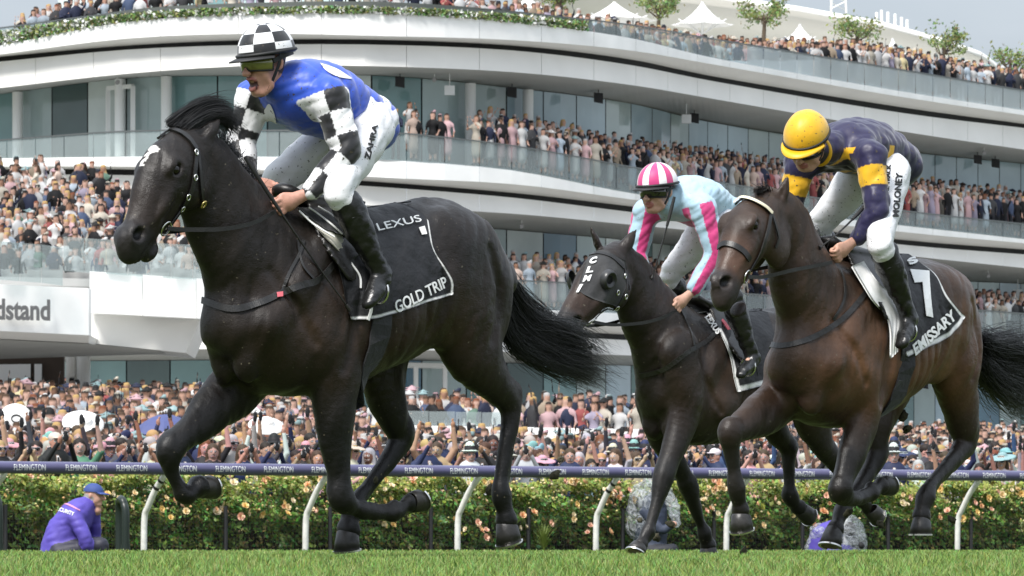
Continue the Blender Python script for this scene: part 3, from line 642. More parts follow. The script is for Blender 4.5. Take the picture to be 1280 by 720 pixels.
# flowering tussock beside the fence
M_tus = mat('tussock', (.14,.20,.05), .6, attr='col')
ts = rp(s_at(680, .95), .95, 0); V = []; Fq = []; Cc = []
for q in range(150):
    a = g.uniform(0, 6.283); L_ = g.uniform(.25, .62); d = np.array([math.cos(a), math.sin(a), 0]); u = np.linspace(0, 1, 6)[:, None]; sp = g.uniform(.05, .32); c = d*sp*u**1.6+np.array([0, 0, 1])*L_*(u-.25*u**3); w_ = np.array([-d[1], d[0], 0])*.008*(1-u*.9); b = len(V)
    V += list(np.vstack([c-w_, c+w_])); Fq += [(b+i, b+i+1, b+7+i, b+6+i) for i in range(5)]; Cc += [np.array((.20,.26,.06))*g.uniform(.6, 1.2)]*12
tu = mesh('grass_tussock', V, np.array(Fq), M_tus, col=Cc); tu.location = Vector(ts); tag(tu, 'pale green spiky grass tussock growing at the foot of the rose hedge', 'grass tuft')
# dark green hoops on the grass
M_hoop = mat('dark_green_hoop', (.010,.018,.014), .4)
for px, py0 in ((-1, 616), (157, 622)):
    Yh = 66.; b = P(px, 690, Yh); h = (688-py0)/F*Yh; ho = empty('guard_hoop', (b[0], b[1], 0)); tag(ho, 'dark green steel hoop standing in the turf '+('beside the crouching official' if px > 0 else 'behind the crouching official'), 'hoop', 'green hoops by the track')
    pts = catmull([(0, 0, -.05), (0, 0, h*.7), (-.02, .03, h*.9), (-.05, .10, h), (-.10, .5, h), (-.12, .6, h*.9), (-.12, .63, h*.6), (-.12, .63, -.05)], 5); V, Fq = tube_arr(pts, .045, 10); mesh('hoop_tube', V, Fq, M_hoop, ho, smooth=True)
    V, Fq = tube_arr([(0, 0, .02), (0, 0, .10)], .055, 10); mesh('socket', V, Fq, M_hoop, ho, smooth=True)
# ================================================================== grandstand: curved storeys traced floor by floor
CX = np.array([0, 160, 320, 480, 640, 780, 900, 1120, 1280.])
YB = np.array([207, 202.6, 200.5, 200, 203, 208.3, 216.8, 231, 240.6])
def spl(xs, ys):
    q = catmull(np.column_stack([xs, ys]), 10); a, b = q[0], q[-1]
    ml = (q[3]-q[0])[1]/(q[3]-q[0])[0]; mr = (q[-1]-q[-4])[1]/(q[-1]-q[-4])[0]
    def f(x):
        x = np.asarray(x, float); y = np.interp(x, q[:, 0], q[:, 1]); y = np.where(x < a[0], a[1]+(x-a[0])*ml, y); return np.where(x > b[0], b[1]+(x-b[0])*mr, y)
    return f
fY = spl(CX, YB)
LV = {
 'C': dict(rail=(35,15,8,8,16,30,50,86,113), top=(57,27,18,17,28,46,74,113,138), fb=(68,48,42,45,50,62,82,120,144), b0=(71,57,50,50,57,73,97,133,155), b1=(77,62,56,56,63,80,103,140,160), l=(110,92,82,83,90,105,125,163,187), s=(118,98,95,95,110,128,155,188,205)),
 'B': dict(rail=(175,164,163,165,182,207,228,262,280), top=(198,196,196,200,213,240,256,281,299), fb=(208,208,212,222,230,248,263,289,304), b0=(212,212,218,228,241,257,272,299,312), b1=(218,219,225,234,247,264,278,305,318), l=(245,245,247,258,267,280,292,318,335), s=(252,251,258,275,288,300,315,346,355)),
 'A': dict(rail=(340,338,338,340,350,357,365,380,392), top=(385,383,382,382,386,392,398,415,427), fb=(398,396,395,396,400,406,411,425,436), b0=(407,405,405,406,411,418,424,437,447), b1=(413,411,411,412,417,425,431,443,452), l=(438,437,436,437,440,444,449,460,470), s=(452,451,450,450,454,457,461,474,483)),
}
for k in LV:
    for q in list(LV[k]): LV[k][q] = spl(CX, np.array(LV[k][q], float))
px_s = np.linspace(-260, 1560, 260)
bx = (px_s-640)/F*fY(px_s); by = fY(px_s); arc = np.r_[0, np.cumsum(np.hypot(np.diff(bx), np.diff(by)))]
tx = np.gradient(bx, arc); slant = lambda px: 1/np.clip(np.interp(px, px_s, np.abs(tx)), .35, 1)
arc2px = lambda a: np.interp(a, arc, px_s); px2arc = lambda p: np.interp(p, px_s, arc)
def SP(px, f, o):
    """points of the storey edge curve f at pixels px, o metres behind the parapet line"""
    px = np.asarray(px, float); Y = fY(px)+o*slant(px); return np.stack([(px-640)/F*Y, Y, CZ+(HOR-f(px))/F*Y], -1)
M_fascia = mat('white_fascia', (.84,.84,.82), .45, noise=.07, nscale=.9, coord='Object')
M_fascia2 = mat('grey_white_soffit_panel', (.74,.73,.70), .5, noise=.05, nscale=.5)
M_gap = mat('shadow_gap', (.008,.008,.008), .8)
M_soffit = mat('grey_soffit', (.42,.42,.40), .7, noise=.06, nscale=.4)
M_floor = mat('balcony_floor', (.4,.4,.39), .8)
def glassm(name, c, rough=.08):
    return mat(name, c, rough, spec=.6, noise=.34, nscale=.16)  # broad tone noise in the base colour imitates reflections on the panes
GL = {'teal': glassm('teal_glass', (.16,.27,.275)), 'dark': glassm('dark_glass', (.07,.11,.11)), 'mid': glassm('grey_green_glass', (.36,.45,.45)), 'pale': glassm('pale_blind_glass', (.58,.65,.63)), 'blue': glassm('blue_grey_glass', (.36,.47,.53)), 'deep': glassm('deep_blue_glass', (.10,.20,.27))}
def clear_glass(name, tint, alpha):
    m = bpy.data.materials.new(name); m.use_nodes = True; N = m.node_tree.nodes; L = m.node_tree.links; N.clear()
    t = N.new('ShaderNodeBsdfTransparent'); t.inputs[0].default_value = (*tint, 1); p = N.new('ShaderNodeBsdfPrincipled'); p.inputs['Base Color'].default_value = (.55,.6,.6,1); p.inputs['Roughness'].default_value = .08
    x = N.new('ShaderNodeMixShader'); x.inputs[0].default_value = alpha; o = N.new('ShaderNodeOutputMaterial'); L.new(t.outputs[0], x.inputs[1]); L.new(p.outputs[0], x.inputs[2]); L.new(x.outputs[0], o.inputs[0]); return m
M_bal = clear_glass('balustrade_glass', (.86,.91,.91), .22); M_frost = clear_glass('frosted_balustrade', (.8,.84,.85), .55)
M_handrail = mat('steel_handrail', (.16,.17,.17), .35, metal=.6)
stand = empty('grandstand', (0, 205, 3)); so = np.array([0, 205, 3.]); tag(stand, 'white curved grandstand with sweeping balcony storeys and tall glazing', 'grandstand')
def band(name, pa, pb, m, thick=.12, inset=.012, step=None, o=(0, 0), fa=None, fb=None, parent=None, a0=None, a1=None):
    """panels between curves fa (top) and fb (bottom) at depths o; one object per panel when step is given"""
    A0 = a0 if a0 is not None else arc[0]+1; A1 = a1 if a1 is not None else arc[-1]-1
    cuts = np.arange(A0, A1, step) if step else np.array([A0, A1])
    for i in range(len(cuts)-1):
        n = 3 if step else 160
        a = np.linspace(cuts[i]+(inset if step else 0), cuts[i+1]-(inset if step else 0), n); p = arc2px(a)
        T = SP(p, fa, o[0]); B = SP(p, fb, o[1]); T2 = SP(p, fa, o[0]+thick); B2 = SP(p, fb, o[1]+thick); V = np.vstack([T, B, T2, B2])-so; q = []
        for j in range(n-1): q += [(j, n+j, n+j+1, j+1), (2*n+j+1, 3*n+j+1, 3*n+j, 2*n+j), (2*n+j, j, j+1, 2*n+j+1), (n+j, 3*n+j, 3*n+j+1, n+j+1)]
        q += [(0, 2*n, 3*n, n), (n-1, 2*n-1, 4*n-1, 3*n-1)]
        ob = mesh(name, V, np.array(q), m(arc2px((cuts[i]+cuts[i+1])/2), i) if callable(m) else m, parent or stand)
for lv in ('C', 'B', 'A'):
    K = LV[lv]
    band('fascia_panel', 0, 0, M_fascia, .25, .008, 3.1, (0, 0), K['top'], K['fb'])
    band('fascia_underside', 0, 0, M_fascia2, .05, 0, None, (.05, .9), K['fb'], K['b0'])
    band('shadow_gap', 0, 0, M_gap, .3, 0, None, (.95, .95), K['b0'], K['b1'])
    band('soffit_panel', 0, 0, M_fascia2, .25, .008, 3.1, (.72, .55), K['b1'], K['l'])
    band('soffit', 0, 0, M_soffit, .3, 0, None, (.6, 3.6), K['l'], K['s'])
    band('balcony_floor', 0, 0, M_floor, .02, 0, None, (.02, 4.4), K['top'], lambda x, K=K: K['top'](x)+.6)
    band('handrail', 0, 0, M_handrail, .07, 0, None, (.10, .10), lambda x, K=K: K['rail'](x)-.9, lambda x, K=K: K['rail'](x)+.9)
    def bm(px, i, lv=lv): return M_frost if (lv == 'C' and px > 930) else M_bal
    band('balustrade_pane', 0, 0, bm, .02, .02, 1.55, (.13, .13), lambda x, K=K: K['rail'](x)+.5, K['top'])
# glazing
gp = random.Random(3)
def facade(ftop, fbot, o, lv):
    def gm(px, i):
        if lv == 'B':
            return GL[['mid','pale','mid','pale','pale','teal','mid','dark','pale','mid','teal','teal','dark','pale','teal','mid'][i % 16]] if px < 640 else GL[gp.choice(['blue','blue','blue','mid'])]
        if lv == 'A': return GL[['teal','pale','mid','pale','deep','mid','pale'][i % 7]] if px < 1000 else GL[gp.choice(['blue','mid','blue'])]
        return GL[['teal','dark','teal','mid','blue','teal','deep','mid'][i % 8]]
    band('window_pane', 0, 0, gm, .05, .03, 1.9, (o, o), ftop, fbot)
    band('window_backing', 0, 0, M_gap, .05, 0, None, (o+.12, o+.12), ftop, fbot)
facade(LV['C']['s'], lambda x: LV['B']['top'](x)-.5, 3.4, 'B'); facade(LV['B']['s'], lambda x: LV['A']['top'](x)-.5, 3.4, 'A'); facade(LV['A']['s'], lambda x: LV['A']['s'](x)+110, 3.4, 'G')
# pale columns and door frames standing in front of the glass
M_col = mat('white_column', (.72,.73,.72), .5)
def column(px, ft, fb, o, r, name='column', m=None):
    a, b = SP(px, ft, o), SP(px, fb, o); V, Fq = tube_arr([b-so, a-so], r, 16); mesh(name, V, Fq, m or M_col, stand, smooth=True)
for px in (22, 150, 208, 588, 660): column(px, LV['C']['s'], LV['B']['top'], 2.9, .20)
def door_frame(x0, x1, yt, ft, fb, o, lab):
    mb = MB(); a, b = SP(x0, ft, o), SP(x1, ft, o); c, d = SP(x0, fb, o), SP(x1, fb, o); t = lambda p, q, k: p+(q-p)*k
    for p, q in ((a, c), (b, d), (t(a, b, .5), t(c, d, .5)), (a, b)): mb.bar(p-so, q-so, .16, .16, up=(1, .2, .1))
    mb.build('door_frame', M_col, stand)
door_frame(135, 166, 0, lambda x: LV['C']['s'](x)+10, LV['B']['top'], 2.9, ''); door_frame(483, 556, 0, lambda x: LV['A']['s'](x)+6, lambda x: LV['A']['s'](x)+70, 2.9, '')
# loudspeakers and cameras hung under the soffits
M_spk = mat('black_speaker', (.02,.02,.022), .6)
spots = [('C', 147, 1.6, 1), ('C', 500, 2.4, 0), ('C', 543, 1.8, 1), ('C', 562, 1.4, 2), ('C', 640, 2.6, 0), ('C', 748, 1.8, 0), ('C', 858, 1.4, 2), ('C', 868, 2.2, 0), ('C', 1222, 2.0, 0), ('C', 1244, 2.4, 0), ('C', 1230, .9, 1), ('B', 652, 1.2, 1), ('B', 1235, 1.2, 1), ('B', 1272, 2.6, 2), ('A', 1155, 2.2, 0), ('A', 1180, 2.2, 0)]
for lv, px, o, kd in spots:
    K = LV[lv]; t = o/3.4; c = SP(px, lambda x: K['l'](x)+(K['s'](x)-K['l'](x))*t, .6+o*.85)
    lab = 'small black loudspeaker hung under the white balcony soffit' if kd == 0 else ('small grey security camera fixed under the white soffit' if kd == 1 else 'white equipment box hung on a rod from the soffit')
    e = empty('loudspeaker' if kd == 0 else 'security_camera' if kd == 1 else 'hanging_box', tuple(c)); tag(e, lab, 'speaker' if kd == 0 else 'camera' if kd == 1 else 'box', 'fittings hung under the stand soffits')
    e.scale = (.62,)*3
    mb = MB(); mb.tube([(0, 0, .15), (0, 0, -.25 if kd < 2 else -.7)], .03, 6); mb.build('bracket', M_spk if kd == 0 else M_col, e)
    mb = MB()
    if kd == 0: mb.add([(-.28,-.25,-.75),(.28,-.25,-.85),(.22,.3,-.65),(-.22,.3,-.62),(-.28,-.15,-.15),(.28,-.15,-.2),(.22,.3,-.25),(-.22,.3,-.22)], BOXF); mb.build('cabinet', M_spk, e)
    elif kd == 1: mb.tube([(0, .1, -.3), (0, -.4, -.38)], .13, 10); mb.build('housing', mat('camera_grey', (.3,.3,.3), .5), e)
    else: mb.box((-.3, -.15, -1.25), (.3, .2, -.7)); mb.build('case', M_col, e)
# planter of white flowers along the top parapet
g = np.random.default_rng(21); n = 26000; p = g.uniform(-200, 735, n); K = LV['C']; bb = SP(p, K['top'], 0); rr = SP(p, K['rail'], 0)
hh = (rr[:, 2]-bb[:, 2]); o = g.uniform(-.12, .75, n); Vp = SP(p, K['top'], 0); Vp = np.stack([Vp[:, 0], Vp[:, 1]+o*slant(p), Vp[:, 2]+hh*g.random(n)*.86], -1)
nr = g.normal(size=(n, 3)); nr /= np.linalg.norm(nr, axis=1)[:, None]; e1 = np.cross(nr, g.normal(size=(n, 3))); e1 /= np.linalg.norm(e1, axis=1)[:, None]; e2 = np.cross(nr, e1); Lf = g.uniform(.05, .11, n)[:, None]
V = np.stack([Vp-e1*Lf, Vp+e2*Lf*.6, Vp+e1*Lf, Vp-e2*Lf*.6], 1).reshape(-1, 3); c = np.stack([g.uniform(.10, .24, n), g.uniform(.16, .30, n), g.uniform(.05, .11, n)], -1); wh = (g.random(n) < .14) | ((np.sin(p*.11)*np.sin(p*.043+1) > .35) & (g.random(n) < .35)); c[wh] = (.75,.75,.72)
pl = empty('flower_planter', tuple(SP(250, K['top'], .5))); tag(pl, 'long planter of white flowers and greenery on the top storey parapet', 'planter')
o_ = mesh('foliage', V-np.array(pl.location), np.arange(n)[:, None]*4+np.array([[0, 1, 2, 3]]), mat('planter_leaf', (.1,.14,.05), .6, attr='col'), pl, col=np.repeat(c, 4, 0)); o_['kind'] = 'stuff'
def trough():
    a = np.linspace(px2arc(-220), px2arc(740), 60); p = arc2px(a); T = SP(p, K['top'], .3); B = SP(p, K['top'], 1.0); V = np.vstack([T+[0, 0, .02], B+[0, 0, .02], T+[0, 0, .42], B+[0, 0, .42]])-np.array(pl.location); m = 60; q = []
    for j in range(m-1): q += [(j, j+1, 2*m+j+1, 2*m+j), (2*m+j, 2*m+j+1, 3*m+j+1, 3*m+j), (3*m+j, 3*m+j+1, m+j+1, m+j)]
    mesh('trough', V, np.array(q), mat('planter_trough', (.10,.11,.10), .8), pl)
trough()
band('bounce_deck', 0, 0, mat('pale_bounce_deck', (.55,.54,.51), .8), .02, 0, None, (4.42, 60), lambda x: LV['C']['top'](x)+.6, lambda x: LV['C']['top'](x)+(HOR-LV['C']['top'](x))*(1-fY(x)/(fY(x)+55.6*slant(x)))+.6)  # pale slab added to bounce light up onto the dish roof's underside
# pavilion glazing behind the top storey on the left
pv = empty('roof_pavilion', (-18, 222, 19.5)); tag(pv, 'pale glazed pavilion standing on the roof terrace beside the planter', 'pavilion')
for k in range(9):
    mb = MB(); mb.box((k*1.35, 0, 0), (k*1.35+1.29, .08, 5)); mb.build('window_pane', GL[['pale','mid','pale','mid','teal','mid'][k % 6]], pv)
mb = MB(); mb.box((-.5, -.6, 5.02), (13, 4, 5.6)); mb.build('roof', M_fascia, pv); mb = MB(); mb.box((0, .3, 0), (12.2, .5, 5)); mb.build('wall', M_col, pv)
# far roof: a shallow dish with masts
def dish():
    e = empty('dish_roof_stand', (0, 330, 0)); tag(e, 'pale dish-shaped stand roof with slim masts beyond the terrace', 'roof'); Yd = 330.; V = []; n = 60
    xs_ = np.linspace(640, 1246, n); up_ = np.interp(xs_, [640, 880, 1000, 1100, 1180, 1230, 1246], [-45, -10, 8, 26, 48, 66, 80]); lo_ = np.interp(xs_, [640, 900, 1000, 1100, 1180, 1225, 1246], [60, 62, 66, 78, 88, 86, 81])
    for x, a, b in zip(xs_, up_, lo_):
        dp = 14*math.sqrt(max(.02, 1-((x-800)/450)**2)) if x > 800 else 14
        for q in ((a, -dp*.2), (a+1.2, -dp), (a+7, -dp-.6), (b, -dp*.25), (b, dp*.6), (a+5, dp), (a, dp*.6)):
            V.append(P(x, q[0], Yd+q[1])-np.array([0, 330, 0]))
    m = 7; Fq = [(i*m+j, i*m+(j+1) % m, i*m+m+(j+1) % m, i*m+m+j) for i in range(n-1) for j in range(m)]; mesh('roof_shell', V, np.array(Fq), mat('pale_roof_metal', (.80,.78,.73), .5), e, smooth=True)
    for px, h in ((1102, 16), (1110, 16), (1119, 16), (1127, 14), (1134, 13), (1096, 12)):
        a = P(px, np.interp(px, xs_, up_)+2, Yd)-np.array([0, 330, 0]); V, Fq = tube_arr([a, a+np.array([0, 0, h/F*Yd])], .09, 6); mesh('mast', V, Fq, M_col, e)
    a = P(1048, 18, Yd)-np.array([0, 330, 0]); mb = MB(); w = .45
    for dx in (-w, w):
        for dy in (-w, w): mb.tube([a+np.array([dx, dy, 0]), a+np.array([dx*.8, dy*.8, 1.9])], .05, 5)
    for k in range(3):
        z = .5*k+.3
        for p, q in (((-w,-w),(w,-w)), ((w,-w),(w,w)), ((w,w),(-w,w)), ((-w,w),(-w,-w))): mb.tube([a+np.array([*p, z]), a+np.array([*q, z+.45])], .035, 4, cap=False)
    mb.box(a+np.array([-.9, -.7, 1.2]), a+np.array([.9, .7, 1.32])); mb.build('lattice_mast', M_col, e)
dish()
# terrace parasols
M_canvas = mat('white_canvas', (.78,.77,.74), .7)
def parasol(px, py_peak, py_edge, Y, w_px, label):
    a = P(px, py_peak, Y); zt = a[2]; ze = P(px, py_edge, Y)[2]; r = w_px/2/F*Y; e = empty('parasol', (a[0], Y, 19.2)); tag(e, label, 'parasol', 'white parasols on the roof terrace'); V = [(0, 0, zt-19.2)]; n = 8; rings = 6
    for k in range(1, rings+1):
        t = k/rings; z = zt-19.2-(zt-ze)*(1-(1-t)**1.9)
        for j in range(n*3):
            th = j/(n*3)*6.283; rr = r*t*(1-.06*(1-math.cos(th*n))*t); V.append((rr*math.cos(th), rr*math.sin(th), z-.02*t*(1-math.cos(th*n))))
    m = n*3; Ft = [(0, 1+j, 1+(j+1) % m) for j in range(m)]; Fq = [(1+k*m+j, 1+(k+1)*m+j, 1+(k+1)*m+(j+1) % m, 1+k*m+(j+1) % m) for k in range(rings-1) for j in range(m)]
    mesh('canopy', V, [np.array(Fq), np.array(Ft)], M_canvas, e, smooth=False); V, Fq = tube_arr([(0, 0, 0), (0, 0, zt-19.2)], .06, 8); mesh('pole', V, Fq, M_col, e)
    mb = MB()
    for j in range(n):
        th = j/n*6.283; mb.tube([(0, 0, ze-19.2-.4), (r*.75*math.cos(th), r*.75*math.sin(th), ze-19.2+.25*(zt-ze))], .025, 4, cap=False)
    mb.build('ribs', M_col, e)
parasol(768, 2, 25, 235, 110, 'wide white striped parasol low on the roof terrace beside the planter end')
parasol(878, 2, 31, 232, 80, 'tall peaked white parasol on the roof terrace between two small trees')
parasol(1000, 30, 51, 243, 52, 'peaked white parasol behind the terrace crowd between two small trees')
parasol(1116, 48, 72, 250, 44, 'small peaked white parasol under the dish roof')
parasol(660, -6, 12, 226, 60, 'white parasol at the edge of the planted parapet')
# roof terrace trees
def tree(px, py_top, py_base, Y, w_px, label, seed, dens=900):
    g = np.random.default_rng(seed); b = P(px, py_base, Y); zt = P(px, py_top, Y)[2]; H = zt-b[2]; r = w_px/2/F*Y; e = empty('terrace_tree', tuple(b)); tag(e, label, 'tree', 'small trees on the roof terrace'); mb = MB(); tips = []
    mb.tube([(0, 0, -.5), (.05, 0, H*.35), (.02, .05, H*.62)], [.11, .08, .05], 7)
    for k in range(11):
        a = g.uniform(0, 6.283); d = np.array([math.cos(a), math.sin(a), 0]); z0 = H*g.uniform(.25, .6); t = d*r*g.uniform(.35, .85)+np.array([0, 0, H*g.uniform(.5, .97)]); m = (np.array([0, 0, z0])+t)/2+np.array([0, 0, -.1]); mb.tube([(0, 0, z0), m, t], [.045, .028, .012], 5, cap=False); tips += [t, m*.4+t*.6, t+g.normal(0, r*.2, 3)]
    mb.build('trunk', mat('bark', (.10,.075,.05), .9), e)
    tips = np.array(tips); n = dens; c = tips[g.integers(0, len(tips), n)]+g.normal(size=(n, 3))*np.array([r*.17, r*.17, H*.07]); nr = g.normal(size=(n, 3)); nr /= np.linalg.norm(nr, axis=1)[:, None]; e1 = np.cross(nr, g.normal(size=(n, 3))); e1 /= np.linalg.norm(e1, axis=1)[:, None]; e2 = np.cross(nr, e1); Lf = g.uniform(.06, .12, n)[:, None]
    V = np.stack([c-e1*Lf, c+e2*Lf*.45, c+e1*Lf, c-e2*Lf*.45], 1).reshape(-1, 3); cc = np.stack([g.uniform(.10, .22, n), g.uniform(.15, .26, n), g.uniform(.04, .08, n)], -1)
    mesh('crown', V, np.arange(n)[:, None]*4+np.array([[0, 1, 2, 3]]), mat('tree_leaf', (.12,.18,.05), .6, attr='col'), e, col=np.repeat(cc, 4, 0))
tree(822, -12, 40, 236, 66, 'leafy tree beside the tall peaked white parasol', 1)
tree(954, 2, 45, 238, 66, 'round green tree behind the terrace crowd right of the tall parasol', 2)
tree(1070, 22, 68, 243, 76, 'wide thin-leaved tree beneath the lattice mast', 3, 700)
tree(1178, 40, 88, 250, 62, 'sparse yellow-green tree in front of the dish roof tip', 4, 700)
tree(1262, 55, 105, 252, 60, 'wispy tree against the open sky past the roof tip', 5, 500)
tree(700, -20, 20, 228, 60, 'green tree standing above the planted parapet', 6)
# ---- lower pavilion on the left with the sign
pod = empty('lower_pavilion', (-16, 166, 2)); po_ = np.array([-16, 166, 2.]); tag(pod, 'white seating pavilion with a wall sign ending in dstand', 'pavilion')
def quadbox(name, front, dep, m):
    """front: 4 (px,py,Y) tl,tr,br,bl ; extruded back by dep"""
    A = [P(*q) for q in front]; Bk = [a+np.array([0, dep, 0]) for a in A]; V = np.array(A+Bk)-po_; return mesh(name, V, np.array([(3,2,1,0),(4,5,6,7),(0,1,5,4),(1,2,6,5),(2,3,7,6),(3,0,4,7)]), m, pod)
quadbox('sign_wall', [(-260,344,160),(111,360,164),(111,419,164),(-260,401,160)], 1.0, M_fascia)
for x0, x1 in ((112, 178), (178.6, 245), (245.6, 312)):
    f = lambda x: 339+(x-112)/133*9; h = lambda x: 391+(x-112)/133*7
    quadbox('fascia_panel', [(x0,f(x0),167),(x1,f(x1),167.6),(x1,h(x1),167.6),(x0,h(x0),167)], .8, M_fascia)
quadbox('soffit_wedge', [(-260,402,160.3),(111,418.5,164.3),(111,429,165.5),(-260,410,161.5)], 6, M_fascia2)
quadbox('soffit_wedge', [(111.5,392,167.9),(250,399,168.4),(232,441,168.4),(111.5,429,167.9)], 5, M_fascia2)
quadbox('soffit', [(-260,411,161.6),(111,430,165.6),(200,438,168),(-260,452,168)], 3, M_soffit)
mb = MB(); V_, T_ = text_arr('Grandstand', .03); a = P(-60, 401, 163); w = (57+60)/F*163.6
Vt = np.column_stack([V_[:, 0]/V_[:, 0].max()*w, V_[:, 0]*0-.08, V_[:, 1]*27/F*163.6])+P(-60, 399, 161.9)-po_; Vt[:, 2] -= 0.0; Vt[:, 1] += V_[:, 0]/V_[:, 0].max()*1.3
mesh('sign_lettering', np.vstack([Vt, Vt+[0, .06, 0]]), np.vstack([T_, T_[:, ::-1]+len(Vt)]), mat('sign_grey', (.12,.12,.12), .5), pod)
for k in range(14):
    x0 = -110+k*27.; f = lambda x: np.interp(x, [-110, 57, 111, 270], [338, 351, 359, 349]) if x < 100 else np.interp(x, [100, 270], [338.5, 350])
    if x0 < 62: c4 = [(x0,f(x0)-45,162.5),(x0+26.4,f(x0+26.4)-45,162.8),(x0+26.4,f(x0+26.4)+3,162.8),(x0,f(x0)+3,162.5)]
    else: c4 = [(x0,f(x0+40)-44,167.1),(x0+26.4,f(x0+66)-44,167.3),(x0+26.4,f(x0+66)-1,167.3),(x0,f(x0+40)-1,167.1)]
    quadbox('balustrade_pane', c4, .02, M_bal)
for k in range(13):      # stepped seating
    t = k/12; quadbox('seating_step', [(-260, 340-118*t, 168+16*t),(270-150*t, 352-118*t, 168+16*t),(270-150*t, 362-118*t, 168+16*t),(-260, 350-118*t, 168+16*t)], 1.5, M_floor)
quadbox('back_wall', [(-260, 425, 176),(80, 440, 176),(80, 520, 176),(-260, 520, 176)], .3, mat('brown_wall', (.05,.032,.022), .7))
quadbox('notice_board', [(-40, 456, 175.7),(38, 455, 175.7),(38, 482, 175.7),(-40, 484, 175.7)], .1, M_sign)
quadbox('notice_board', [(43, 455, 175.7),(52, 455, 175.7),(52, 478, 175.7),(43, 478, 175.7)], .1, M_sign)
for px, w in ((89, .16), (104, .22)):
    V, Fq = tube_arr([P(px, 440, 172)-po_, P(px, 545, 172)-po_], w, 16); mesh('column', V, Fq, M_col if px > 95 else M_fascia2, pod, smooth=True)
# ---- terrace wall in front of the stand
tw = empty('terrace_wall', (0, 140, 0)); to = np.array([0, 140, 0.]); tag(tw, 'low white terrace wall topped with glass behind the front crowd', 'wall')
def tq(name, x0, x1, y0, y1, Y, d, m):
    A = [P(x0, y0, Y), P(x1, y0, Y), P(x1, y1, Y), P(x0, y1, Y)]; V = np.array(A+[a+np.array([0, d, 0]) for a in A])-to; mesh(name, V, np.array([(3,2,1,0),(4,5,6,7),(0,1,5,4),(1,2,6,5),(2,3,7,6),(3,0,4,7)]), m, tw)
for k in range(12):
    x0 = 470+k*33.; dy = k*.6; tq('wall_panel', x0+.2, x0+32.8, 531+dy, 552+dy, 140, .3, M_fascia)
    if k < 5: tq('balustrade_pane', x0+.4, x0+32.6, 513+dy, 530.6+dy, 140.1, .03, M_bal)
tq('terrace_floor', 466, 868, 551.9, 556, 140.3, 9, M_floor)
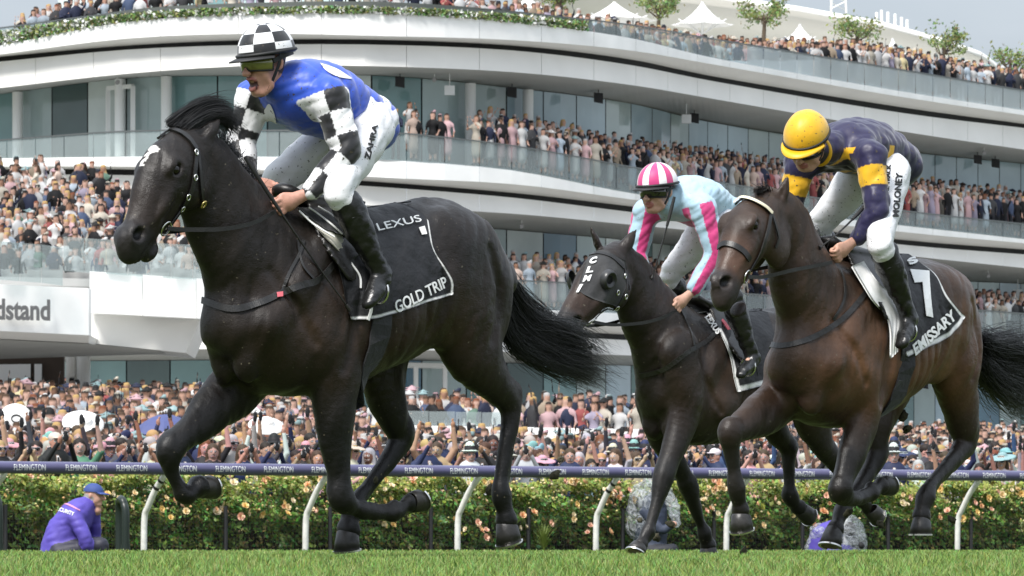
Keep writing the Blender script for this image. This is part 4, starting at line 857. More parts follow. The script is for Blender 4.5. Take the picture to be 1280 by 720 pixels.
# ================================================================== people in the crowd
def person_sdf(kind, h, pose, hat, hair, glasses, sex):
    S = SDF((-.75, -.62, -.02), (.75, .45, 2.25), h); k = .03 if h < .03 else .02
    SK, TOP, HA, BOT, SH, BLK, HT = 1, 0, 2, 3, 4, 5, 6
    if sex: S.chain([(0, .0, .42), (0, 0, .75), (0, 0, .98), (0, 0, 1.12), (0, -.01, 1.30), (0, 0, 1.40)], [.13, .14, .135, .10, .115, .08], [.20, .19, .17, .13, .165, .15], lat=(1, 0, 0), reg=TOP, k=k)
    else: S.chain([(0, 0, .90), (0, 0, 1.02), (0, -.01, 1.22), (0, 0, 1.38), (0, .005, 1.43)], [.115, .115, .125, .11, .07], [.165, .165, .185, .195, .13], lat=(1, 0, 0), reg=TOP, k=k)
    for s in (1, -1):
        S.chain([(.085*s, 0, .92), (.09*s, .0, .5), (.095*s, .02, .09)], [.095, .07, .055], reg=BOT if not sex else SK, k=.01, sub=2)
        S.ell((.10*s, -.05, .045), (.05, .12, .045), reg=BLK, k=.01)
    S.chain([(0, .01, 1.40), (0, 0, 1.52)], [.06, .055], reg=SK, k=k, sub=1)
    hz = 1.61
    S.ell((0, -.005, hz), (.076, .092, .112), reg=SK, k=.01); S.ell((0, -.035, hz-.055), (.056, .055, .058), reg=SK, k=.02)
    S.ell((0, -.100, hz-.015), (.016, .024, .026), reg=SK, k=.012)
    if h < .03:
        for s in (1, -1): S.ell((.078*s, 0, hz-.01), (.012, .02, .032), reg=SK, k=.01); S.ell((.032*s, -.096, hz+.012), (.017, .012, .008), reg=BLK, k=.004)
        S.chain([(-.026, -.085, hz-.062), (.026, -.085, hz-.062)], [.009, .009], reg=7, k=.004, sub=1)
        if not sex: S.ell((0, -.098, 1.34), (.038, .026, .085), reg=SH, k=.01); S.chain([(0, -.118, 1.40), (0, -.126, 1.26)], [.013, .018], [.009, .009], reg=BLK if hair % 2 else 6, k=.004, sub=1)
    if glasses: S.chain([(-.058, -.078, hz+.012), (-.03, -.100, hz+.010), (.03, -.100, hz+.010), (.058, -.078, hz+.012)], [.021, .024, .024, .021], [.016]*4, reg=BLK, k=.004, sub=1)
    S.ell((0, .018, hz+.054), ((.090, .100, .086) if h < .03 else (.092, .100, .090)), reg=HA, k=.01)
    if sex:
        S.chain([(0, .06, hz+.03), (0, .085, hz-.12), (0, .08, hz-.24)], [.06, .055, .035], [.09, .095, .075], lat=(1, 0, 0), reg=HA, k=.02)
        for s in (1, -1): S.chain([(.075*s, .0, hz+.03), (.088*s, .01, hz-.10), (.085*s, .02, hz-.20)], [.03, .032, .022], reg=HA, k=.02)
    if hat == 1: S.ell((0, 0, hz+.065), (.155, .17, .014), reg=HT, k=.006); S.chain([(0, .005, hz+.075), (0, .005, hz+.145)], [.095, .078], [.088, .074], lat=(1, 0, 0), reg=HT, k=.01, sub=1); S.chain([(0, .005, hz+.079), (0, .005, hz+.092)], [.099, .098], [.092, .091], lat=(1, 0, 0), reg=BLK, k=.002, sub=1)
    if hat == 2: S.ell((0, .02, hz+.075), (.24, .24, .022), [(1, 0, 0), (0, 1, .25), (0, -.25, 1)], reg=HT, k=.01); S.ell((0, .02, hz+.11), (.085, .09, .06), reg=HT, k=.01)
    if hat == 3: S.ell((.06, -.01, hz+.14), (.085, .03, .07), [(1, .3, .4), (-.3, 1, 0), (-.4, 0, 1)], reg=HT, k=.01); S.ell((-.02, 0, hz+.13), (.06, .05, .025), reg=HT, k=.01)
    if hat == 4: S.ell((0, .01, hz+.06), (.092, .102, .075), reg=HT, k=.01); S.ell((0, -.11, hz+.05), (.07, .07, .012), reg=HT, k=.006)
    def arm(s, pts, bare):
        P_ = [(.195*s, .01, 1.37)]+pts; S.chain([P_[0], P_[1]], [.056, .046], reg=TOP, k=k, sub=1); S.chain([P_[1], P_[2]], [.044, .032], reg=SK if bare else TOP, k=.012, sub=1)
        d = unit(np.array(P_[2])-P_[1]); hnd = np.array(P_[2])+d*.06; S.ell(hnd, (.036, .03, .055), [(1, 0, 0), np.cross(d, (1, 0, 0)), d], reg=SK, k=.01)
        if h < .03:
            for q in (-1, 0, 1): S.chain([hnd+d*.03, hnd+d*.09+np.array([.018*q, 0, 0])], [.011, .008], reg=SK, k=.004, sub=1)
        return hnd, d
    b = bool(sex)
    if pose == 0: arm(1, [(.27, .02, 1.10), (.24, -.12, .88)], b); arm(-1, [(-.27, .02, 1.10), (-.24, -.10, .88)], b)
    if pose == 1:
        for s in (1, -1): hn, d = arm(s, [(.27*s, -.16, 1.22), (.09*s, -.34, 1.58)], b)
        S.ell((0, -.40, 1.68), (.045, .012, .085), reg=BLK, k=.003)
    if pose == 2: hn, d = arm(1, [(.30, -.12, 1.55), (.24, -.20, 1.86)], b); S.ell(hn+np.array([0, -.03, .08]), (.042, .012, .08), reg=BLK, k=.003); arm(-1, [(-.27, .02, 1.10), (-.22, -.14, .92)], b)
    if pose == 3:
        for s in (1, -1): arm(s, [(.26*s, -.08, 1.12), (.06*s, -.28, 1.26)], b)
    if pose == 4: arm(1, [(.34, -.05, 1.62), (.30, -.08, 1.92)], b); arm(-1, [(-.33, -.08, 1.60), (-.26, -.10, 1.88)], b)
    if pose == 5: hn, d = arm(-1, [(-.27, -.16, 1.26), (-.12, -.34, 1.62)], b); S.ell(hn+np.array([.02, -.02, .06]), (.08, .012, .045), reg=BLK, k=.003); arm(1, [(.27, .02, 1.10), (.20, -.16, 1.0)], b)
    V, Fq = S.mesh(); return V, Fq, S.regions(V)
TEMPL = []   # pose, hat, hair, glasses, sex
g = np.random.default_rng(77)
specs = [(1,0,0,0,0),(1,0,1,1,1),(2,0,0,1,0),(2,0,1,0,1),(0,0,0,0,0),(0,0,1,0,1),(3,1,0,1,0),(3,2,1,1,1),(0,1,1,0,0),(5,3,1,1,1),(4,0,0,1,0),(1,4,1,0,0),(5,0,0,0,0),(0,3,1,0,1),(4,0,1,0,1),(1,1,0,1,0),(2,3,0,0,1),(0,0,1,1,0)]
# one material for every spectator, coloured by each object's own properties
def crowd_mat():
    m = bpy.data.materials.new('spectator'); m.use_nodes = True; N = m.node_tree.nodes; L = m.node_tree.links; b = N['Principled BSDF']; b.inputs['Roughness'].default_value = .65; b.inputs['Specular IOR Level'].default_value = .3
    a = N.new('ShaderNodeAttribute'); a.attribute_name = 'reg'; src = None
    for r_, nm in ((0, 'c_top'), (1, 'c_skin'), (2, 'c_hair'), (3, 'c_bottom'), (6, 'c_hat')):
        o = N.new('ShaderNodeAttribute'); o.attribute_type = 'OBJECT'; o.attribute_name = nm
        if src is None: src = o.outputs['Color']; continue
        c = N.new('ShaderNodeMath'); c.operation = 'COMPARE'; c.inputs[1].default_value = r_; c.inputs[2].default_value = .5; L.new(a.outputs['Fac'], c.inputs[0])
        x = N.new('ShaderNodeMix'); x.data_type = 'RGBA'; L.new(c.outputs[0], x.inputs[0]); L.new(src, x.inputs[6]); L.new(o.outputs['Color'], x.inputs[7]); src = x.outputs[2]
    for r_, cc in ((4, (.74,.74,.75)), (5, (.015,.015,.017)), (7, (.34,.12,.11))):
        c = N.new('ShaderNodeMath'); c.operation = 'COMPARE'; c.inputs[1].default_value = r_; c.inputs[2].default_value = .5; L.new(a.outputs['Fac'], c.inputs[0])
        x = N.new('ShaderNodeMix'); x.data_type = 'RGBA'; L.new(c.outputs[0], x.inputs[0]); L.new(src, x.inputs[6]); x.inputs[7].default_value = (*cc, 1); src = x.outputs[2]
    L.new(src, b.inputs['Base Color']); return m
M_spec = crowd_mat(); M_far = mat('far_spectators', (.5,.4,.35), .7, attr='col', spec=.2)
SKINS = [('pale', (.48,.30,.235)), ('fair', (.42,.25,.185)), ('tanned', (.30,.165,.11)), ('brown', (.16,.085,.055))]; SKP = [.38, .38, .17, .07]
HAIRS = [('dark', (.018,.013,.010)), ('brown', (.06,.035,.02)), ('blond', (.38,.25,.10)), ('grey', (.35,.34,.33)), ('auburn', (.14,.045,.02))]; HP = [.34, .28, .20, .11, .07]
TOPM = [('navy', (.018,.026,.07)), ('black', (.012,.012,.014)), ('charcoal', (.05,.05,.055)), ('blue', (.05,.09,.20)), ('light grey', (.36,.36,.37)), ('white', (.58,.58,.58)), ('tan', (.36,.26,.16))]; TPM = [.25, .29, .18, .09, .07, .07, .06]
TOPW = [('white', (.60,.59,.58)), ('cream', (.55,.48,.37)), ('pink', (.62,.34,.36)), ('red', (.40,.05,.045)), ('black', (.014,.013,.015)), ('pale blue', (.38,.48,.58)), ('lilac', (.36,.30,.44)), ('yellow', (.60,.48,.20)), ('green', (.10,.22,.15)), ('peach', (.62,.42,.32)), ('navy', (.02,.03,.09))]; TPW = [.20, .16, .09, .05, .26, .06, .03, .015, .03, .06, .09]
HATS = [('cream', (.55,.48,.36)), ('white', (.62,.61,.59)), ('black', (.015,.015,.015)), ('navy', (.02,.03,.08)), ('pink', (.55,.28,.32)), ('teal', (.20,.36,.37))]
def pick(L_, p=None): i = g.choice(len(L_), p=np.array(p)/sum(p) if p else None); return L_[i]
hats_n = {1: 'fedora', 2: 'wide-brimmed hat', 3: 'fascinator', 4: 'cap'}
poses_n = {0: 'standing with arms down', 1: 'holding a phone up with both hands', 2: 'raising a phone overhead', 3: 'clasping hands at the chest', 4: 'throwing both arms up', 5: 'filming with a phone in one hand'}
HI = []
for sp in specs:
    pose, hat, hair, gl_, sex = sp; V, Fq, rg = person_sdf(0, .017, pose, hat, hair, gl_, sex)
    me = mesh('person', V, Fq, M_spec, smooth=True, reg=rg); HI.append((me, sp))
used = [False]*len(HI); SEEN = set()
def spectator(loc, rot, ti, sc, where, group, top=None, hatc=None):
    me, (pose, hat, hair, gl_, sex) = HI[ti]; o = me if not used[ti] else me.copy()
    if used[ti]: COL.objects.link(o)
    used[ti] = True; o.location = loc; o.rotation_euler = (0, 0, rot); o.scale = (sc,)*3
    for _try in range(14):
        tn, tc_ = top or (pick(TOPW, TPW) if sex else pick(TOPM, TPM)); hn, hc_ = pick(HAIRS, HP); kn, kc = pick(SKINS, SKP); an, ac = hatc or pick(HATS)
        if (tn, hn, an if hat else '', ti, where) not in SEEN: break
    SEEN.add((tn, hn, an if hat else '', ti, where))
    j = lambda c: [float(np.clip(x*g.uniform(.88, 1.12), 0, 1)) for x in c]
    o['c_top'] = j(tc_); o['c_hair'] = j(hc_); o['c_skin'] = j(kc); o['c_hat'] = j(ac); o['c_bottom'] = j(tc_) if sex else j((.03,.03,.04))
    head = f"{an} {hats_n[hat]}" if hat else f"{hn} hair"; head += ' and sunglasses' if gl_ else ''
    lab = f"person in {tn} {'dress' if sex else 'jacket'} with {head} {poses_n[pose]} {where}"
    for cut, rep in ((' with both hands', ''), (' in one hand', ''), (' in the crowd behind the rail', ' behind the rail'), (' standing with arms down', ''), (' and sunglasses', ''), (' behind the rail', ''), (' behind the rose hedge', ' behind the hedge')):
        if len(lab.split()) > 16: lab = lab.replace(cut, rep)
    tag(o, lab, 'person', group); return o
# front of the lawn, packed up to the hedge: rows along the rail line
cnt = 0; row = 0; ranges = [1, 0, 2, 3, 9, 11, 12, 15, 5, 4, 6, 7, 8, 13, 16, 17, 10, 14]; pw = np.array([12, 12, 9, 8, 8, 5, 9, 5, 6, 7, 4, 4, 5, 5, 5, 6, 2, 2.]); pw /= pw.sum()
while cnt < 292:
    w = 2.75+row*.78; s = s_at(-25, w)+g.uniform(0, .4); s1 = s_at(1305, w)
    while s < s1 and cnt < 292:
        p = rp(s, w+g.normal(0, .10)); ti = ranges[g.choice(18, p=pw)]; sc = g.uniform(.93, 1.06)*(.97 if HI[ti][1][4] else 1.02)
        spectator((p[0], p[1], float(gz(p[0], p[1]))-.13+.05*row), math.atan2(p[0], p[1])*-1+g.normal(.25, .35), ti, sc, 'behind the rose hedge' if row < 2 else 'in the crowd behind the rail', 'spectators crowding behind the rose hedge')
        cnt += 1; s += g.uniform(.44, .60)
    row += 1
row_end = 2.75+row*.78
# the rest of the crowd, thousands of small figures: one mass
LO = []
for sp in [(0,0,0,0,0),(0,0,1,0,1),(3,0,0,0,0),(3,2,1,0,1),(0,1,0,0,0),(1,0,1,0,1),(0,3,1,0,1),(2,0,0,0,0)]:
    V, Fq, rg = person_sdf(0, .062, *sp); up = V[Fq].min(1)[:, 2] > .95; used_v = np.unique(Fq[up]); mp_ = np.full(len(V), -1); mp_[used_v] = np.arange(len(used_v))
    rg[(rg == 2) & (V[:, 1] < -.02) & (V[:, 2] < 1.675)] = 1
    LO.append(((V, Fq, rg), (V[used_v], mp_[Fq[up]], rg[used_v]), sp))
FV = []; FF = []; FC = []; off = 0
def far(loc, rot, half=False, dark=0):
    global off
    q = LO[g.choice(8, p=[.16, .24, .12, .08, .07, .16, .11, .06])]; V, Fq, rg = q[1] if half else q[0]; sex = q[2][4]; c, s_ = math.cos(rot), math.sin(rot); sc = g.uniform(.94, 1.06)
    W = np.stack([V[:, 0]*c-V[:, 1]*s_, V[:, 0]*s_+V[:, 1]*c, V[:, 2]], -1)*sc+np.array(loc)
    cols = np.zeros((8, 3)); tc_ = np.array(pick(TOPW, [.26, .18, .12, .05, .14, .08, .03, .02, .03, .07, .02])[1] if sex else pick(TOPM, TPM)[1]); cols[0] = tc_; cols[1] = pick(SKINS, SKP)[1]; cols[2] = pick(HAIRS, HP)[1]; cols[3] = tc_ if sex else (.03,.03,.04); cols[4] = .72; cols[5] = .015; cols[6] = pick(HATS)[1]; cols[7] = (.3,.1,.1)
    k_ = [0, 3, 6]; cols[k_] = (cols[k_]*.68+cols[k_].mean(1, keepdims=True)*.32)*g.uniform(.6, .95)
    FV.append(W); FF.append(Fq+off); FC.append(cols[rg.astype(int)]); off += len(W)
w = row_end; r_ = 0
while w < 92:      # up the sloping lawn
    s = s_at(-60, w); s1 = s_at(1340, w); st = .50+.010*(w-8)*.6
    while s < s1:
        p = rp(s, w+g.normal(0, .18)); X, Y = p[0], p[1]; px = 640+F*X/Y
        if 137 < Y < 148 and 455 < px < 875: s += st; continue
        far((X, Y, float(gz(X, Y))+g.normal(0, .03)), -math.atan2(X, Y)+g.normal(.1, .4), True); s += st*g.uniform(.8, 1.25)
    w += .75+.04*(w-8)*.9; r_ += 1
for Y, y0 in ((141.2, 0), (142.6, 6), (144.2, 12), (146, 17)):      # terrace
    for px in np.arange(474, 862, 19.):
        q = px+g.normal(0, 4); b = P(q, 580+(q-470)*.018-y0*.6, Y); far((b[0], Y, b[2]), g.normal(0, .4), False)
def balcony(lv, x0, x1, rows, sp, dens=1.0, rake=.16):
    K = LV[lv]
    for r_ in range(rows):
        a = px2arc(x0); a1 = px2arc(x1)
        while a < a1:
            px = arc2px(a); p = SP(px, K['top'], .55+.62*r_)
            if g.random() < dens: far((p[0], p[1], p[2]+.03+rake*r_+(np.interp(px, [520, 640, 780, 900, 1000, 1080], [-.72, -1.1, -1.3, -1.05, -.5, -.1]) if lv == 'C' else 0)), g.normal(.15 if px < 600 else .4, .45), lv == 'C' and px < 1020)
            a += sp*g.uniform(.75, 1.3)
balcony('B', 470, 640, 1, .62, .9); balcony('B', 470, 560, 2, 1.2, .35, .3); balcony('B', 600, 1420, 3, .52, .93, .2)
balcony('C', 28, 400, 3, .62, .85, .08); balcony('C', 400, 1420, 3, .60, .9, .10); balcony('A', 560, 1420, 3, .58, .93, .2); balcony('A', 250, 560, 2, .8, .8)
for k in range(12):    # raked seats on the pavilion
    t = k/12; Y = 168.6+16*t
    for px in np.arange(-120, 262-148*t, 13.+1.0*t):
        q = px+g.normal(0, 2.5); b = P(q, 346-118*t, Y); far((b[0]+g.normal(0, .12), Y+g.normal(0, .15), b[2]-.75+g.normal(0, .08)), g.normal(0, .6), True)
ms = np.vstack(FV); cs = np.vstack(FC)
tag(mesh('crowd', ms, np.vstack(FF), M_far, col=cs, smooth=True), 'dense far-off race crowd filling the lawn, terraces and stand balconies', 'crowd', kind='stuff')
print('far people', len(FV), 'tris', 2*sum(len(f) for f in FF))
# ================================================================== people and things beside the rail
M_purple = mat('purple_jacket', (.085,.06,.36), .6, noise=.12, nscale=8, bump=.3, bscale=12, bdist=.03, sheen=.1)
M_plastic = clear_glass('clear_plastic', (.92,.94,.95), .5)
_b = M_plastic.node_tree.nodes['Principled BSDF']; _b.inputs['Base Color'].default_value = (.6,.63,.67,1); _b.inputs['Roughness'].default_value = .18
_n = M_plastic.node_tree.nodes.new('ShaderNodeTexNoise'); _n.inputs['Scale'].default_value = 9; _n.inputs['Detail'].default_value = 5; _n.inputs['Distortion'].default_value = 1.5
_p = M_plastic.node_tree.nodes.new('ShaderNodeBump'); _p.inputs['Strength'].default_value = .9; _p.inputs['Distance'].default_value = .05
M_plastic.node_tree.links.new(_n.outputs['Fac'], _p.inputs['Height']); M_plastic.node_tree.links.new(_p.outputs[0], _b.inputs['Normal'])
_r = M_plastic.node_tree.nodes.new('ShaderNodeMapRange'); _r.inputs[1].default_value = .35; _r.inputs[2].default_value = .65; _r.inputs[3].default_value = .05; _r.inputs[4].default_value = .55
M_plastic.node_tree.links.new(_n.outputs['Fac'], _r.inputs[0]); M_plastic.node_tree.links.new(_r.outputs[0], [n for n in M_plastic.node_tree.nodes if n.type == 'MIX_SHADER'][0].inputs[0])
fs = Frame(90, 60.0, 180); official = empty('person'); fs.place(official); tag(official, 'crouching official in purple jacket and blue cap beside the rose hedge', 'person')
L = fs.L; S = SDF((-.75, -.45, -.05), (.75, .5, 1.0), .011)
S.chain([L(72, 697, .05), L(80, 670, .05), L(94, 648, .05), L(104, 636, .05)], [.20, .205, .185, .12], [.21, .21, .22, .16], k=.05, reg=0)
S.chain([L(93, 646, -.16), L(106, 672, -.22), L(112, 690, -.16)], [.085, .075, .06], k=.05, reg=0)
S.chain([L(104, 646, .2), L(118, 668, .2), L(120, 642, .10)], [.08, .065, .05], k=.04, reg=0)
for la in (-.12, .16): S.chain([L(75, 692, la), L(125, 668+14, la), L(112, 698, la)], [.11, .09, .06], k=.04, reg=3)
hc = L(117, 619, .05); f = unit((math.cos(.1), -.35, -.08)); l = unit(np.cross((0, 0, 1), f)); u = np.cross(f, l)
S.chain([L(107, 637, .05), hc-u*.06], [.07, .06], k=.02, sub=1, reg=1)
Hh = lambda x, y, z: hc+f*x+l*y+u*z
S.ell(hc+u*.02, (.10, .078, .10), [f, l, u], k=.02, reg=1); S.ell(Hh(.04, 0, -.05), (.06, .058, .07), [f, l, u], k=.02, reg=1); S.chain([Hh(.1, 0, .01), Hh(.122, 0, -.035)], [.012, .016], k=.01, sub=1, reg=1); S.ell(Hh(.07, 0, -.1), (.028, .03, .02), [f, l, u], k=.02, reg=1)
for s in (1, -1): S.ell(Hh(-.005, .082*s, -.01), (.018, .011, .03), [f, l, u], k=.01, reg=1)
S.ell(L(122, 637, .05), (.035, .04, .05), k=.02, reg=1)
S.ell(Hh(-.02, 0, -.02), (.088, .082, .07), [f, l, u], k=.005, reg=2)
S.noise(.005, 22, 5, ridge=True); S.noise(.004, 40, 6, ridge=True)
V, Fq = S.mesh(); rg = S.regions(V); C = np.zeros((len(V), 3)); C[rg == 0] = (.085,.06,.36); C[rg == 1] = (.48,.27,.20); C[rg == 2] = (.25,.23,.21); C[rg == 3] = (.02,.02,.035)
mesh('body', V, Fq, mat('official_cloth', (.1,.1,.3), .6, attr='col', noise=.1, nscale=8, bump=.2, bscale=14, bdist=.02), official, col=C, smooth=True)
M_capb = mat('blue_cap', (.03,.06,.22), .7)
Vs = []; n = 24
for j in range(9):
    ph = j/8*1.55
    for i in range(n): th = i/n*6.283; Vs.append(Hh(.112*math.sin(ph)*math.cos(th)-.004, .09*math.sin(ph)*math.sin(th), .035+.095*math.cos(ph)))
hat = mesh('cap', Vs, np.array([(j*n+i, (j+1)*n+i, (j+1)*n+(i+1) % n, j*n+(i+1) % n) for j in range(8) for i in range(n)]), M_capb, official, smooth=True)
pk = []
for i in range(13):
    th = (i/12-.5)*2.2; pk += [Hh(.105*math.cos(th), .09*math.sin(th), .04), Hh(.105*math.cos(th)+.085*max(0, math.cos(th*.8)), .085*math.sin(th), .022), Hh(.105*math.cos(th)+.085*max(0, math.cos(th*.8)), .085*math.sin(th), .015), Hh(.105*math.cos(th), .09*math.sin(th), .03)]
mesh('peak', pk, np.array([(4*i+j, 4*i+(j+1) % 4, 4*i+4+(j+1) % 4, 4*i+4+j) for i in range(12) for j in range(4)]), M_capb, hat, smooth=True)
letters(fs, S, 'SECURITY', [(70,632),(93,640),(92,645),(69,637)], .006, 'lettering', M_white, official, .02)
strap(fs, S, [(72,628),(84,630),(100,638)], .02, 'stripe', mat('pink_stripe', (.6,.25,.4), .5), official, off=.005)
def huddle(px, w, parts, cover, label, jacket):
    s_ = s_at(px, w); b = rp(s_, w); fr_ = Frame(px, b[1], 180); e = empty('person'); fr_.place(e); tag(e, label, 'person', 'photographers huddled under clear plastic by the rail')
    G = SDF((-.8, -.5, -.05), (.8, .5, 1.35), .014)
    for rows, r_ in parts: G.chain([fr_.L(*q[:3]) for q in rows], [q[3] for q in rows], k=.04, reg=r_, sub=3)
    G.noise(.006, 25, 3, ridge=True); V, Fq = G.mesh(); rg = G.regions(V); C = np.zeros((len(V), 3)); C[rg == 0] = jacket; C[rg == 1] = (.48,.27,.2); C[rg == 2] = (.03,.02,.015); C[rg == 3] = (.02,.022,.03); C[rg == 5] = (.015,.015,.016)
    mesh('body', V, Fq, mat('photographer_cloth', (.1,.1,.1), .7, attr='col'), e, col=C, smooth=True)
    G2 = SDF((-.9, -.6, -.05), (.9, .6, 1.4), .014)
    for q in cover: G2.chain([fr_.L(*r_[:3]) for r_ in q], [r_[3] for r_ in q], k=.08, sub=3)
    G2.noise(.02, 14, 8, ridge=True, n=5); G2.noise(.012, 32, 9, ridge=True, n=5); V, Fq = G2.mesh(); mesh('rain_cover', V, Fq, M_plastic, e, smooth=True)
huddle(815, .85, [([(812,695,0,.26),(815,655,0,.24),(818,632,0,.2)], 0), ([(822,614,-.05,.11),(822,612,-.05,.115)], 2), ([(824,618,-.12,.085),(823,622,-.12,.085)], 1), ([(806,640,-.2,.09),(826,662,-.3,.07),(838,657,-.3,.06)], 0), ([(838,657,-.3,.05),(843,655,-.3,.045)], 1), ([(815,690,-.2,.12),(840,688,-.25,.10)], 3)],
  [[(800,660,0,.22),(806,628,0,.26),(818,607,0,.17)], [(818,607,0,.17),(838,625,-.05,.10),(846,655,-.1,.05)]], 'dark-clad photographer kneeling under a tall clear plastic sheet by the rail', (.03,.04,.07))
huddle(1040, .62, [([(1022,690,0,.17),(1028,672,0,.2),(1040,664,0,.17)], 0), ([(1062,664,-.05,.10),(1063,660,-.05,.1)], 2), ([(1040,690,-.1,.14),(1068,692,-.1,.13)], 0), ([(1066,676,-.2,.07),(1076,682,-.25,.06)], 5)],
  [[(1045,668,-.05,.16),(1062,660,-.05,.20),(1066,680,-.08,.24)], [(1012,684,0,.07),(1024,668,-.05,.16)]], 'photographer in purple lying low under crumpled clear plastic by the rail', (.085,.06,.36))
# blue umbrella and wide white hats raised over the crowd
um = empty('umbrella', tuple(P(207, 561, 97))); tag(um, 'dark blue umbrella held open over the front crowd', 'umbrella'); uo = np.array(um.location); r_ = .62; V = [(0, 0, .60)]; n = 8; m = 24
for k in range(1, 6):
    t = k/5
    for j in range(m): th = j/m*6.283; V.append((r_*t*math.cos(th)*(1-.05*(1-math.cos(th*n))*t), r_*t*math.sin(th)*(1-.05*(1-math.cos(th*n))*t), .60-.36*t*t))
mesh('canopy', V, [np.array([(1+k*m+j, 1+k*m+m+j, 1+k*m+m+(j+1) % m, 1+k*m+(j+1) % m) for k in range(4) for j in range(m)]), np.array([(0, 1+j, 1+(j+1) % m) for j in range(m)])], mat('navy_umbrella', (.06,.075,.20), .6), um)
V, Fq = tube_arr([(0, 0, -.5), (0, 0, .66)], .010, 6); mesh('shaft', V, Fq, M_dark, um)
def disc_hat(px, py, Y, r, tilt, label, crown=True):
    rib = not crown
    b = P(px, py, Y); e = empty('sun_hat', tuple(b)); tag(e, label, 'hat', 'big white hats in the crowd'); e.rotation_euler = (tilt, 0, .2); n = 36; V = []
    for k, (rr, z) in enumerate(((.0, .09), (.32, .09), (.40, .06), (.42, 0), (.75, .01), (1, -.03), (1, -.045), (.7, -.01))):
        V += [(r*rr*math.cos(j/n*6.283), r*rr*math.sin(j/n*6.283)*1.0, z*(1 if crown else .3)) for j in range(n)]
    o = mesh('brim', V, np.array([(k*n+j, k*n+(j+1) % n, k*n+n+(j+1) % n, k*n+n+j) for k in range(7) for j in range(n)]), M_canvas, e, smooth=True)
    if rib:
      V, Fq = tube_arr([(r*.42*math.cos(t)*.7, r*.42*math.sin(t)*.55, .10*(1 if crown else .4)) for t in np.linspace(0, 6.283, 24)], .012, 6); mesh('ribbon', V, Fq, M_dark, e)
disc_hat(20, 524, 100, .30, R(72), 'large round white hat tipped face-on with thin black oval ribbon', False)
disc_hat(104, 527, 96, .36, R(38), 'wide white hat beside the dark blue umbrella')
disc_hat(333, 530, 92, .30, R(30), 'wide white hat in the crowd under the star-faced horse')
# clods of turf thrown up behind the hooves
M_clod = mat('turf_clod', (.05,.045,.025), .95, noise=.5, nscale=40, bump=.6, bscale=60)
g = np.random.default_rng(31)
for px, py, Y, r_ in ((694,594,26.4,.020),(612,612,26.2,.02),(700,574,27,.015),(470,600,25.5,.012),(820,672,33.6,.03),(838,655,33.8,.02),(800,650,33.5,.018),(1134,536,29.6,.02),(1128,520,29.8,.025),(1060,640,29,.02),(1190,650,29.8,.02),(930,690,28.5,.02),(1100,655,29.4,.018)):
    q = P(px, py, Y); a = g.normal(size=(26, 3)); a /= np.linalg.norm(a, axis=1)[:, None]; th, ph = np.meshgrid(np.arange(8)/8*6.283, np.linspace(.15, 3.0, 6), indexing='ij'); rr = r_*g.uniform(.65, 1.35, th.shape); V = np.stack([rr*np.sin(ph)*np.cos(th)*1.4, rr*np.sin(ph)*np.sin(th), rr*np.cos(ph)*.8], -1).reshape(-1, 3)
    o = mesh('turf_clod', V, np.array([(i*6+j, i*6+j+1, ((i+1) % 8)*6+j+1, ((i+1) % 8)*6+j) for i in range(8) for j in range(5)]), M_clod, smooth=True); o.location = Vector(q); o.rotation_euler = tuple(g.uniform(0, 3, 3)); tag(o, 'small dark clod of turf flying up behind the hooves', 'turf clod', 'clods of turf thrown up by the hooves')
